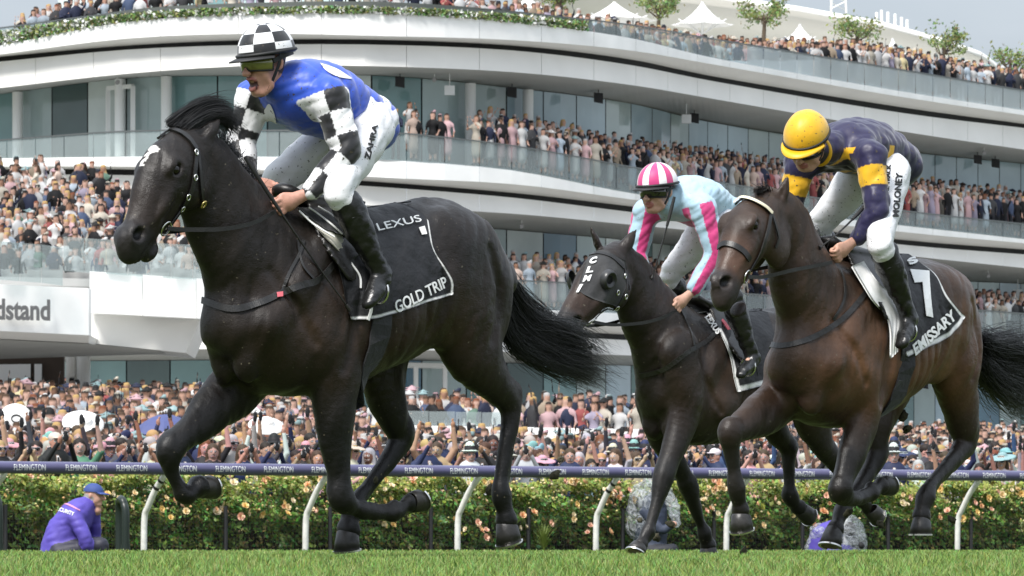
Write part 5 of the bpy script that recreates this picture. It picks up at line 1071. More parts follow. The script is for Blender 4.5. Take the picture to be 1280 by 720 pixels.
H1 = dict(frame=(375, 25.0, 48), seed=1, eye=(221,212,.112), nostril=(173,292,.066), dz=0, hock=[(646,490,.15),(509,538,-.14)], label='black racehorse with white star leading, its number cloth reading GOLD TRIP',
  coat=(.0105,.0074,.0056), flank=(.031,.0170,.0092), points=(.0050,.0046,.0045), muzzle=(.022,.0145,.011), rough=.43, spec=.32, fw=.7, star=(188, 190),
  trunk=[(-1.24,1.42,1.18,.15),(-1.12,1.545,1.10,.235),(-.95,1.635,1.02,.275),(-.8,1.64,.98,.285),(-.6,1.60,.885,.295),(-.4,1.56,.81,.30),(-.2,1.555,.755,.29),(0,1.545,.725,.255),(.18,1.45,.72,.225),(.32,1.34,.77,.195),(.44,1.20,.88,.14)],
  neck=[(352,350,0,.32,.19),(322,325,0,.30,.165),(293,287,0,.25,.13),(271,252,0,.215,.112),(258,220,0,.18,.10),(247,195,0,.135,.09)],
  head=[(238,187,0,0.115,0.088),(211,217,0,0.145,0.114),(196,245,0,0.126,0.092),(185,267,0,0.102,0.074),(175,286,0,0.088,0.065),(166,302,0,0.08,0.065),(164,315,0,0.054,0.05)],
  ear_n=[(250,176,.065),(272,152,.075)], ear_f=[(232,168,-.065),(256,143,-.07)],
  nf=[(395,390,.16,.15,.09),(417,455,.165,.135,.09),(419,502,.155,.104,.076),(419,550,.145,.078,.060),(423,592,.14,.055,.048),(428,623,.14,.060,.053),(450,637,.14,.038,.035),(478,641,.14,.034,.031),(492,640,.14,.044,.040),(505,633,.14,.036,.034),(511,629,.14,.044,.042)],
  hoof_nf=(524,619,528,632,.047),
  ff=[(330,430,-.15,.15,.09),(298,480,-.15,.128,.09),(261,515,-.145,.092,.068),(229,546,-.14,.060,.052),(212,563,-.14,.062,.053),(214,586,-.14,.041,.037),(222,606,-.14,.036,.034),(230,619,-.14,.046,.041),(241,613,-.14,.038,.036),(247,609,-.14,.046,.044)],
  hoof_ff=(264,602,262,616,.047),
  nh=[(545,320,.12,.20,.13),(572,378,.155,.205,.125),(590,435,.155,.15,.10),(611,471,.15,.096,.072),(635,497,.15,.064,.052),(638,525,.15,.044,.037),(632,565,.15,.036,.032),(627,597,.15,.037,.034),(626,617,.15,.049,.044),(630,637,.15,.041,.038),(633,649,.15,.049,.046)],
  hoof_nh=(640,676,622,684,.052),
  fh=[(500,370,-.13,.2,.12),(480,430,-.15,.15,.10),(480,482,-.14,.105,.075),(493,522,-.14,.072,.058),(503,545,-.14,.062,.05),(490,570,-.14,.046,.038),(468,598,-.14,.037,.033),(450,619,-.14,.038,.035),(441,634,-.14,.049,.044),(437,650,-.14,.041,.038),(435,660,-.14,.049,.046)],
  hoof_fh=(438,687,420,692,.052),
)
H3 = dict(frame=(1047, 29.0, 58), seed=3, rump=(.105,.050,.023), eye=(945,281,.112), nostril=(907,352,.066), dz=-.05, hock=[(1213,546,.15),(1101,561,-.14)], label='bay racehorse with white browband, its number cloth reading EMISSARY',
  coat=(.034,.019,.0115), flank=(.13,.058,.026), points=(.010,.008,.0065), muzzle=(.072,.036,.022), rough=.41, spec=.34, fw=.75,
  trunk=[(-1.24,1.38,1.14,.15),(-1.12,1.50,1.06,.235),(-.95,1.575,.98,.275),(-.8,1.585,.93,.285),(-.6,1.565,.83,.295),(-.4,1.535,.75,.30),(-.2,1.545,.70,.29),(0,1.54,.675,.255),(.18,1.44,.67,.225),(.32,1.32,.71,.195),(.44,1.18,.82,.14)],
  neck=[(1035,410,0,.32,.19),(1019,385,0,.30,.165),(1003,350,0,.25,.13),(992,315,0,.205,.112),(984,288,0,.175,.10),(974,268,0,.132,.09)],
  head=[(964,262,0,0.115,0.088),(937,289,0,0.145,0.114),(925,313,0,0.126,0.092),(917,333,0,0.102,0.074),(910,350,0,0.088,0.065),(905,364,0,0.08,0.065),(903,377,0,0.054,0.05)],
  ear_n=[(976,254,.06),(984,224,.085)], ear_f=[(952,248,-.06),(944,236,-.03)],
  nf=[(1062,440,.16,.15,.09),(1080,490,.165,.125,.085),(1076,530,.155,.088,.066),(1064,570,.145,.064,.053),(1055,598,.14,.05,.046),(1052,615,.14,.060,.053),(1066,624,.14,.038,.035),(1080,622,.14,.034,.031),(1088,617,.14,.044,.040),(1096,610,.14,.036,.034),(1100,607,.14,.044,.042)],
  hoof_nf=(1111,601,1114,612,.047),
  ff=[(990,470,-.15,.15,.09),(968,505,-.15,.12,.085),(940,525,-.145,.085,.065),(921,535,-.14,.060,.052),(913,541,-.14,.065,.055),(914,560,-.14,.042,.038),(917,585,-.14,.037,.034),(920,610,-.14,.047,.042),(924,628,-.14,.039,.037),(926,638,-.14,.048,.046)],
  hoof_ff=(930,661,916,668,.052),
  nh=[(1175,395,.12,.20,.13),(1190,440,.155,.20,.125),(1196,485,.155,.14,.10),(1202,522,.15,.092,.072),(1208,552,.15,.064,.052),(1194,572,.15,.046,.038),(1176,592,.15,.037,.033),(1163,608,.15,.038,.035),(1158,621,.15,.048,.043),(1154,637,.15,.040,.037),(1153,645,.15,.048,.045)],
  hoof_nh=(1153,668,1140,672,.051),
  fh=[(1130,430,-.13,.2,.12),(1112,480,-.15,.145,.10),(1100,520,-.14,.10,.075),(1096,548,-.14,.07,.058),(1096,568,-.14,.062,.05),(1084,592,-.14,.045,.038),(1066,618,-.14,.037,.034),(1053,637,-.14,.048,.043),(1047,652,-.14,.040,.037),(1044,660,-.14,.048,.045)],
  hoof_fh=(1040,684,1022,690,.051),
)
H2 = dict(frame=(879, 34.0, 51), seed=2, eye=(760,349,.112), nostril=(722,400,.066), dz=-.08, hock=[(1050,572,.15),(990,556,-.14)], label='dark brown racehorse in a black hood with eye cups lettered CLM',
  coat=(.015,.010,.0075), flank=(.046,.026,.015), points=(.009,.0078,.007), muzzle=(.034,.019,.012), rough=.43, spec=.32, fw=.7,
  trunk=[(-1.24,1.36,1.12,.15),(-1.12,1.47,1.04,.235),(-.95,1.54,.96,.275),(-.8,1.54,.92,.285),(-.6,1.51,.83,.295),(-.4,1.48,.75,.30),(-.2,1.475,.70,.29),(0,1.465,.675,.255),(.18,1.37,.67,.225),(.32,1.26,.71,.195),(.44,1.13,.82,.14)],
  neck=[(858,462,0,.32,.19),(838,437,0,.30,.165),(818,404,0,.245,.13),(802,375,0,.205,.112),(789,350,0,.175,.10),(778,332,0,.132,.09)],
  head=[(772,325,0,0.115,0.088),(752,346,0,0.145,0.114),(737,367,0,0.126,0.092),(725,383,0,0.102,0.074),(715,397,0,0.088,0.065),(707,409,0,0.08,0.065),(703,418,0,0.054,0.05)],
  ear_n=[(776,318,.06),(795,287,.10)], ear_f=[(750,312,-.06),(738,284,-.075)],
  nf=[(848,440,.16,.15,.09),(858,495,.165,.125,.085),(849,540,.155,.090,.068),(837,575,.15,.060,.052),(829,598,.15,.060,.052),(822,625,.15,.040,.036),(814,652,.15,.037,.034),(810,664,.15,.048,.043),(803,676,.15,.040,.037),(801,680,.15,.046,.044)],
  hoof_nf=(797,692,780,694,.05),
  ff=[(822,480,-.15,.15,.09),(824,530,-.15,.11,.08),(838,566,-.145,.072,.058),(854,594,-.14,.052,.048),(859,605,-.14,.060,.053),(867,630,-.14,.038,.035),(876,655,-.14,.036,.034),(880,666,-.14,.047,.042),(884,677,-.14,.040,.037),(885,681,-.14,.046,.044)],
  hoof_ff=(888,692,874,694,.05),
  nh=[(1005,430,.12,.20,.13),(1010,480,.155,.19,.12),(1015,520,.155,.13,.09),(1028,555,.15,.080,.064),(1045,578,.15,.060,.05),(1056,598,.15,.044,.037),(1068,614,.15,.037,.034),(1076,624,.15,.046,.042),(1083,631,.15,.039,.036),(1086,634,.15,.046,.044)],
  hoof_nh=(1098,642,1092,652,.05),
  fh=[(960,450,-.13,.2,.12),(955,495,-.15,.14,.10),(962,525,-.14,.095,.07),(976,545,-.14,.066,.056),(985,560,-.14,.058,.05),(986,582,-.14,.042,.036),(987,605,-.14,.036,.034),(988,618,-.14,.046,.042),(994,630,-.14,.039,.037),(998,634,-.14,.046,.044)],
  hoof_fh=(1012,641,1006,652,.05),
)
fr1, S1, r1, hp1, ax1, up1, e1 = horse(H1)
fr3, S3, r3, hp3, ax3, up3, e3 = horse(H3)
fr2, S2, r2, hp2, ax2, up2, e2 = horse(H2)
# ================================================================== manes, tails and tack
def hairm(name, c): 
    return mat(name, c, .42, spec=.45, noise=.4, nscale=40)
M_hair = hairm('black_hair', (.007,.0065,.0065))
def gl(fr, rows): return np.array([fr.L(*r) for r in rows])
# --- lead horse: forelock and mane thrown up and back, tail streaming
strands([gl(fr1, q) for q in ([(212,154,-.03),(228,142,-.02),(250,130,0),(272,128,.02),(290,140,.04)], [(222,160,0),(238,146,0),(258,136,.02),(280,136,.04),(298,150,.06)], [(232,162,.03),(246,152,.04),(264,143,.05),(284,146,.07),(298,160,.09)], [(246,162,.02),(262,152,.03),(280,150,.05),(292,160,.06),(300,172,.08)])], 1500, .0013, (.010, .012, .019), 4, 'forelock', M_hair, r1, lens=(.6, 1.0), curl=.010, jit=.6)
def crest(fr, pts, back, up_, n, seed, root, name='mane', r=.0022, lat=-.02, wid=(.012, .018, .03), lens=(.5, 1)):
    G = []
    for i, (x, y) in enumerate(catmull(pts, 5)):
        a = fr.L(x, y+7, lat); G.append(np.array([a, a+np.array([-back*.4, -.03, up_]), a+np.array([-back, -.08, up_*.8]), a+np.array([-back*1.5, -.11, up_*.3])]))
    g = np.random.default_rng(seed)
    strands(G, n, r, wid, seed, name, M_hair, root, lens=lens, curl=.02)
crest(fr1, [(272,158),(292,190),(312,218),(332,242)], .07, .02, 800, 5, r1, r=.0014)
strands([gl(fr1, q) for q in ([(622,332,.02),(650,372,0),(684,404,-.05),(716,440,-.08),(742,452,-.1)], [(622,345,.02),(642,392,0),(680,428,-.05),(728,458,-.08),(764,468,-.1)], [(620,360,.03),(640,410,.02),(690,448,0),(735,464,-.05),(758,480,-.08)], [(618,352,.04),(636,420,.05),(668,446,.03),(712,466,0),(738,478,-.05)], [(622,340,.02),(655,395,0),(700,410,-.02),(735,425,-.05),(752,446,-.06)])], 2600, .0013, (.018, .019, .026), 6, 'tail', M_hair, r1, lens=(.5, 1.04), curl=.045, seg=18, jit=.6)
crest(fr3, [(985,258),(1003,278),(1020,300),(1040,322)], .10, .045, 900, 7, r3, r=.0015, wid=(.012, .02, .035))
strands([gl(fr3, q) for q in ([(956,246,-.02),(950,240,0),(942,241,.02)], [(962,242,0),(955,236,.01),(945,238,.03)])], 140, .002, (.01, .012, .016), 8, 'forelock', M_hair, r3, curl=.012, seg=8)
strands([gl(fr3, q) for q in ([(1226,425,.02),(1250,440,0),(1290,455,-.05),(1340,470,-.1)], [(1226,440,.02),(1245,470,0),(1285,490,-.05),(1335,505,-.1)], [(1222,455,.04),(1240,480,.03),(1280,505,0),(1330,530,-.05)], [(1228,430,.02),(1262,430,0),(1300,440,-.02),(1340,440,-.05)])], 1700, .0015, (.030, .040, .05), 9, 'tail', M_hair, r3, lens=(.5, 1.02), curl=.06, seg=16, jit=.5)
crest(fr2, [(785,322),(805,345),(822,362),(842,380)], .09, .03, 600, 10, r2, r=.0015)
strands([gl(fr2, q) for q in ([(1062,440,0),(1090,470,-.02),(1125,490,-.05)], [(1060,450,0),(1085,490,0),(1120,510,-.03)])], 300, .0025, (.03, .04, .05), 12, 'tail', M_hair, r2, curl=.05)
# --- bridles
def bridle(fr, S, root, brow, cheek, throat, nose, bit, rein, w=.020, browm=None):
    strap(fr, S, brow, .024, 'browband', browm or M_leather, root, off=.008, th=.010)
    strap(fr, S, cheek, w, 'cheekpiece', M_leather, root, off=.007); strap(fr, S, cheek, w, 'cheekpiece', M_leather, root, off=.007, mirror=True)
    if throat: strap(fr, S, throat, .014, 'throatlatch', M_leather, root, off=.007)
    if nose: strap(fr, S, nose, .028, 'noseband', M_leather, root, off=.008, th=.008)
    b, n = fr.hit(S, *bit, .010); n = n[0]; b = b[0]
    for sg in (1, -1):
        m = np.array([1, sg, 1]); ring(b*m, .034, .0042, n*m, 'bit_ring', M_steel, root)
    q = [b+np.array([0, .006, 0])]+[fr.L(*r) for r in rein]; t = catmull(q, 8)
    for sg in (1, -1):
        p = t*np.array([1, sg, 1]); nn = np.tile(np.array([0., sg, 0]), (len(p), 1)); ribbon(p, nn, .019, .005, 'rein', M_leather, root)
    return b
b1 = bridle(fr1, S1, r1, [(190,162),(205,160),(222,163),(236,172),(246,186)], [(247,187),(244,215),(241,235),(234,252),(226,265),(214,282)], [(248,188),(251,215),(253,240),(255,255)], None, (208,286), [(240,287,.10),(280,286,.15),(315,279,.16),(345,264,.15)])
for q in ((246,190), (245,222), (236,247), (229,262)):
    c, n = fr1.hit(S1, *q, .012); ring(c[0], .013, .0035, n[0], 'buckle', M_steel, r1, 12, .7)
c, n = fr1.hit(S1, 255, 256, .013); ring(c[0], .016, .005, n[0], 'buckle', M_brass, r1, 14, .75)
M_pearl = mat('white_beaded_band', (.72,.66,.50), .4)
b3 = bridle(fr3, S3, r3, [(914,248),(930,246),(944,250),(958,258),(965,265)], [(964,268),(961,285),(957,300),(952,315),(945,328),(938,340)], [(966,268),(971,285),(974,298),(970,310)], [(897,309),(905,304),(917,306),(930,314),(938,325)], (934,346), [(955,346,.09),(990,338,.14),(1020,332,.14),(1040,328,.13)], browm=M_leather)
q = catmull([(914,248),(930,246),(944,250),(958,258),(965,265)], 7); p, n = fr3.hit(S3, q[:, 0], q[:, 1], .018)
for i in range(0, len(p)):
    mb = MB(); th = np.linspace(0, 2*np.pi, 9)[:-1]
    V = np.vstack([[p[i]+n[i]*.010]]+[p[i]+.011*(math.cos(t)*unit(np.cross(n[i], (0, 0, 1)))+math.sin(t)*unit(np.cross(n[i], np.cross(n[i], (0, 0, 1))))) for t in th]); mesh('bead', V, [(0, 1+k, 1+(k+1) % 8) for k in range(8)], M_pearl, r3, smooth=True)
b2 = bridle(fr2, S2, r2, [(738,318),(750,316),(764,320),(774,328),(780,334)], [(781,336),(784,350),(783,365),(775,380),(764,392),(748,402)], [(783,338),(786,352),(788,362)], None, (741,404), [(765,406,.09),(800,404,.13),(825,398,.14),(846,388,.13)])
for q in ((782,345), (783,371), (772,386), (756,398), (773,366)):
    c, n = fr2.hit(S2, *q, .012); ring(c[0], .015, .004, n[0], 'buckle', M_steel, r2, 12, .7)
# hood with eye cups on the dark brown horse
M_hood = mat('hood_cloth', (.018,.018,.019), .7, sheen=.2, noise=.25, nscale=60, bump=.2, bscale=120)
patch(fr2, S2, None, 22, 22, .006, 'hood', M_hood, r2, .004, edge=([(736,318),(755,312),(782,326)], [(722,362),(738,372),(772,384)], [(736,318),(728,340),(722,362)], [(782,326),(785,352),(772,384)]))
def eyecup(fr, S, px, py, root, m, mir=1):
    c, n = fr.hit(S, px, py, .004); c = c[0]*np.array([1, mir, 1]); n = n[0]*np.array([1, mir, 1]); u = unit(np.cross(n, (0, 0, 1))); v = np.cross(n, u); V = []; th = np.linspace(0, 2*np.pi, 25)[:-1]
    for r_, h_ in ((.062, .0), (.058, .018), (.050, .034), (.044, .036), (.036, .026), (.026, .02)):
        V += [c+n*h_*(1+.3*math.cos(t))+r_*(math.cos(t)*u+math.sin(t)*v) for t in th]
    K = 24; Fq = [(i*K+j, i*K+(j+1) % K, (i+1)*K+(j+1) % K, (i+1)*K+j) for i in range(5) for j in range(K)]
    return mesh('eye_cup', V, np.array(Fq), m, root, smooth=True)
M_cup = mat('eye_cup_vinyl', (.03,.03,.031), .35, noise=.3, nscale=30)
eyecup(fr2, S2, 760, 349, r2, M_cup); eyecup(fr2, S2, 760, 349, r2, M_cup, -1)
letters(fr2, S2, 'C', [(738,322),(747,320),(745,328),(736,330)], .013, 'lettering', M_white, r2, .05)
letters(fr2, S2, 'L', [(735,333),(743,332),(741,340),(732,341)], .013, 'lettering', M_white, r2, .05)
letters(fr2, S2, 'M', [(731,344),(740,343),(737,351),(728,352)], .013, 'lettering', M_white, r2, .05)
letters(fr2, S2, 'I', [(725,355),(729,355),(723,365),(720,365)], .013, 'lettering', M_white, r2, .05)
# --- breastplates, girths, saddles, number cloths
def girth(fr, S, root, u, z0, z1, w=.11):
    for sg in (1, -1):
        zz = np.linspace(z0, z1, 14); p = np.stack([np.full(14, u)-.04*(zz-z1), np.full(14, .33*sg), zz], -1)
        for _ in range(8): p = p-(S.sample(p)-.008)[:, None]*S.grad(p)*np.array([0, 1, .15])
        ribbon(p, S.grad(p), w, .008, 'girth', M_black_cloth, root)
girth(fr1, S1, r1, -.20, 1.42, .80); girth(fr3, S3, r3, -.20, 1.40, .74); girth(fr2, S2, r2, -.20, 1.34, .74)
def under(fr, S, root, u, w):
    th = np.linspace(-1.15, 1.15, 16); z = S
    p = np.stack([np.full(16, u), .32*np.sin(th), 1.08-.42*np.cos(th)], -1)
    for _ in range(8): p = p-(S.sample(p)-.008)[:, None]*S.grad(p)*np.array([0, 1, 1])
    ribbon(p, S.grad(p), w, .008, 'girth', M_black_cloth, root)
under(fr1, S1, r1, -.20, .11); under(fr3, S3, r3, -.20, .11); under(fr2, S2, r2, -.20, .11)
strap(fr1, S1, [(252,375),(290,386),(325,378),(352,366),(378,356),(398,350),(420,328),(432,316)], .030, 'breastplate', M_leather, r1, off=.006)
strap(fr1, S1, [(352,366),(362,340),(374,318),(380,300)], .014, 'breastplate', M_leather, r1, off=.006)
strap(fr1, S1, [(372,300),(378,330),(392,348)], .010, 'breastplate', M_leather, r1, off=.006)
M_red = mat('red_tag', (.55,.10,.13), .6)
letters(fr1, S1, 'I', [(346,365),(354,364),(354,370),(347,371)], .016, 'buckle_tag', M_red, r1)
strap(fr3, S3, [(948,424),(975,432),(1010,424),(1040,408),(1062,390),(1085,362),(1096,345)], .028, 'breastplate', M_leather, r3, off=.006)
strap(fr3, S3, [(1050,335),(1056,352),(1055,375),(1042,400)], .014, 'breastplate', M_leather, r3, off=.006)
strap(fr2, S2, [(800,470),(830,462),(860,440),(885,425),(898,410)], .028, 'breastplate', M_leather, r2, off=.006)
strap(fr2, S2, [(852,388),(860,405),(866,420),(868,432)], .014, 'breastplate', M_leather, r2, off=.006)
def saddle(fr, S, root, u0, z0):
    G = SDF((u0-.42, -.3, z0-.36), (u0+.36, .3, z0+.2), .011)
    G.chain([(u0+.22, 0, z0+.055), (u0+.10, 0, z0+.02), (u0-.10, 0, z0+.012), (u0-.20, 0, z0+.02)], [.035, .03, .026, .02], [.07, .09, .11, .09], k=.03)
    for sg in (1, -1):
        p = np.array([(u0+.05, .16*sg, z0-.06), (u0+.08, .3*sg, z0-.18), (u0+.05, .31*sg, z0-.30)])
        for _ in range(6): p = p-(S.sample(p)-.014)[:, None]*S.grad(p)*np.array([0, 1, .3])
        G.chain(np.vstack([[(u0+.02, .06*sg, z0+.01)], p]), [.11, .13, .13, .08], [.016, .014, .012, .010], k=.02, lat=(0, .6, .8))
    V, Fq = G.mesh(); return mesh('saddle', V, Fq, M_leather, root, smooth=True)
saddle(fr1, S1, r1, -.12, 1.575); saddle(fr3, S3, r3, -.12, 1.565); saddle(fr2, S2, r2, -.12, 1.495)
M_cloth = mat('number_cloth', (.012,.012,.015), .62, attr='col', sheen=.0, bump=.35, bscale=22, bdist=.03)
blk = np.array((.0045,.0045,.006)); wht = np.array((.72,.72,.71))
def bordered(b=.035, sides='brl'):
    def fn(U, V):
        C = np.tile(blk, (len(U), 1)); m = np.zeros(len(U), bool)
        if 'b' in sides: m |= (V > 1-b*2.0) & (V < 1-b*.5)
        if 'r' in sides: m |= (U > 1-b*1.6) & (U < 1-b*.4)
        if 'l' in sides: m |= (U < b*1.4)
        C[m] = wht; return C
    return fn
# lead horse: black cloth, white edging
e = ([(392,262),(435,256),(490,252),(522,262),(536,276)], [(440,400),(470,398),(505,388),(540,376),(566,368)], [(392,262),(415,310),(428,350),(440,400)], [(536,276),(542,308),(556,334),(566,352),(566,368)])
c1 = patch(fr1, S1, None, 70, 60, .014, 'number_cloth', M_cloth, r1, .006, edge=e, colfn=bordered(.016, 'br'))
patch(fr1, S1, None, 40, 34, .014, 'number_cloth', M_cloth, r1, .006, edge=e, mirror=True, colfn=bordered(.016, 'br'))
letters(fr1, S1, 'GOLD TRIP', [(493,377),(556,345),(561,358),(497,392)], .028, 'lettering', M_white, r1, .01)
letters(fr1, S1, 'LEXUS', [(470,279),(524,268),(528,276),(474,288)], .028, 'lettering', M_white, r1, .0)
letters(fr1, S1, 'I', [(524,284),(531,282),(534,292),(528,293)], .028, 'lettering', M_white, r1, .2)
letters(fr1, S1, '3', [(377,263),(388,259),(394,268),(384,273)], .030, 'lettering', M_white, r1, .05)
patch(fr1, S1, [(376,262),(398,262),(440,306),(425,315)], 10, 16, .024, 'saddle_pad', M_cream, r1, .006)
patch(fr1, S1, [(372,259),(418,258),(440,298),(405,285)], 14, 12, .034, 'saddle_cloth', M_black_cloth, r1, .006)
for q in ([(374,263),(392,280),(418,296)], [(398,258),(420,272),(436,296)], [(386,259),(402,270),(428,292)]): strap(fr1, S1, q, .008, 'edging', M_white, r1, off=.045, th=.004)
strap(fr1, S1, [(431,316),(440,330),(450,345),(451,360)], .008, 'edging', M_white, r1, off=.024, th=.004)
strap(fr1, S1, [(459,372),(464,385),(460,400)], .014, 'edging', M_white, r1, off=.024, th=.004)
# bay: white pad, black cloth with white 7 and name
e = ([(1092,330),(1118,314),(1134,316),(1150,328)], [(1134,446),(1165,432),(1190,418),(1206,396)], [(1092,330),(1118,370),(1128,410),(1134,446)], [(1150,328),(1172,345),(1185,372),(1206,396)])
patch(fr3, S3, None, 60, 54, .014, 'number_cloth', M_cloth, r3, .006, edge=e, colfn=bordered(.022, 'br')); patch(fr3, S3, None, 40, 34, .014, 'number_cloth', M_cloth, r3, .006, edge=e, mirror=True, colfn=bordered(.022, 'br'))
letters(fr3, S3, 'EMISSARY', [(1141,431),(1190,386),(1197,398),(1145,445)], .028, 'lettering', M_white, r3, .03)
letters(fr3, S3, '7', [(1138,336),(1162,338),(1178,388),(1160,402)], .026, 'lettering', M_white, r3, .06)
letters(fr3, S3, 'S', [(1133,324),(1144,319),(1149,327),(1138,331)], .028, 'lettering', M_white, r3, .05)
patch(fr3, S3, None, 12, 30, .040, 'saddle_pad', M_white, r3, .012, edge=([(1066,332),(1080,326)], [(1114,448),(1122,440)], [(1066,332),(1090,372),(1112,400),(1114,448)], [(1080,326),(1100,355),(1126,380),(1122,440)]))
# dark brown: black cloth, white edging at the front
e = ([(880,384),(905,380),(930,382),(960,390)], [(922,490),(940,486),(960,480),(985,470)], [(880,384),(900,415),(914,450),(922,490)], [(960,390),(970,420),(980,450),(985,470)])
patch(fr2, S2, None, 50, 44, .014, 'number_cloth', M_cloth, r2, .006, edge=e, colfn=bordered(.03, 'lb')); patch(fr2, S2, None, 30, 30, .014, 'number_cloth', M_cloth, r2, .006, edge=e, mirror=True, colfn=bordered(.03, 'lb'))
letters(fr2, S2, 'LEXUS', [(888,392),(902,414),(896,418),(881,396)], .028, 'lettering', M_white, r2, .03)
strap(fr2, S2, [(892,392),(903,400),(912,412)], .022, 'edging', M_red, r2, off=.028)
def stirrup(fr, root, top, bot, la):
    a, b = fr.L(*top, la-.04), fr.L(*bot, la); mb = MB(); mb.bar(a, b, .022, .005, up=(0, 1, 0)); mb.build('stirrup_leather', M_leather, root)
    pts = [b+np.array([0, .055*math.sin(t), -.05+.055*math.cos(t)]) for t in np.linspace(.0, 2*math.pi, 20)]; V, Fq = tube_arr(pts, .006, 6); mesh('stirrup', V, Fq, M_steel, root, smooth=True)
stirrup(fr1, r1, (440,300), (474,350), .33); stirrup(fr3, r3, (1105,345), (1134,402), .33); stirrup(fr2, r2, (915,400), (935,448), .33)
# ================================================================== jockeys
mud = (.06,.048,.035)
M_skin = mat('skin', (.45,.25,.18), .5, attr='col', noise=.10, nscale=60, bump=.12, bscale=160, bdist=.004)
M_breech = mat('white_breeches', (.74,.74,.76), .6, noise=.05, nscale=12, bump=.35, bscale=14, bdist=.02, specks=(mud, 85, .675))
M_boot = mat('boot_leather', (.010,.010,.010), .28, spec=.5, bump=.3, bscale=45, bdist=.012)
M_lens = mat('goggle_lens', (.20,.19,.05), .05, spec=.8, coat=1)
M_lens_dark = mat('dark_goggle_lens', (.012,.010,.010), .06, spec=.8, coat=1)
M_rubber = mat('black_elastic', (.012,.012,.012), .6)
def silk(name, rough=.42, sp=.67): return mat(name, (.5,.5,.5), rough, attr='col', sheen=.25, spec=.4, noise=.05, nscale=30, bump=.10, bscale=40, bdist=.008, specks=(mud, 70, sp))
def seg_param(V, pts):
    """closest parameter (arc 0..1) and angle round a polyline, distance"""
    pts = np.asarray(pts, float); L = np.r_[0, np.cumsum(np.linalg.norm(np.diff(pts, axis=0), axis=1))]; best = np.full(len(V), 9.); t = np.zeros(len(V)); w = np.zeros((len(V), 3))
    for i in range(len(pts)-1):
        d = pts[i+1]-pts[i]; l = np.linalg.norm(d); q = V-pts[i]; s = np.clip(q@d/l/l, -.3 if i == 0 else 0, 1.3 if i == len(pts)-2 else 1); c = q-s[:, None]*d; r = np.linalg.norm(c, axis=1); m = r < best
        best[m] = r[m]; t[m] = (L[i]+s[m]*l)/L[-1]; w[m] = c[m]
    return t, best, w
def hand(S, wrist, palm, k=.012, near=1, reg=1, thumb=True):
    """fist closed round a rein: palm, four curled fingers of unequal length, thumb along the side"""
    ax = unit(palm-wrist); side = np.array([0, float(near), 0]); side = unit(side-np.dot(side, ax)*ax); dn = np.cross(ax, side); dn = dn if dn[2] < 0 else -dn
    S.chain([wrist, wrist+ax*.03, palm], [.026, .027, .036], [.020, .022, .028], k=.015, reg=reg)
    S.ell(palm+ax*.01, (.045, .024, .042), [ax, side, dn], k=.012, reg=reg)
    for i, (o, ln) in enumerate(((-.032, .95), (-.011, 1.05), (.011, 1.), (.030, .82))):
        b = palm+ax*.042+dn*o+side*.012
        S.chain([b, b+(ax*.022+side*.004)*ln, b+(ax*.030-side*.022)*ln, b+(ax*.012-side*.036)*ln], [.0105, .0100, .0095, .0085], k=.004, sub=2, reg=reg)
    b = palm-dn*.030-ax*.005
    S.chain([b, b+ax*.025-dn*.012, b+ax*.048-dn*.004-side*.010], [.0125, .011, .009], k=.006, sub=2, reg=reg)
def head_axes(yaw, pitch, roll=0):
    f = np.array([math.cos(pitch)*math.cos(yaw), math.cos(pitch)*math.sin(yaw), math.sin(pitch)]); l = unit(np.cross((0, 0, 1), f)); u = np.cross(f, l)
    l2 = math.cos(roll)*l+math.sin(roll)*u; return f, l2, np.cross(f, l2)
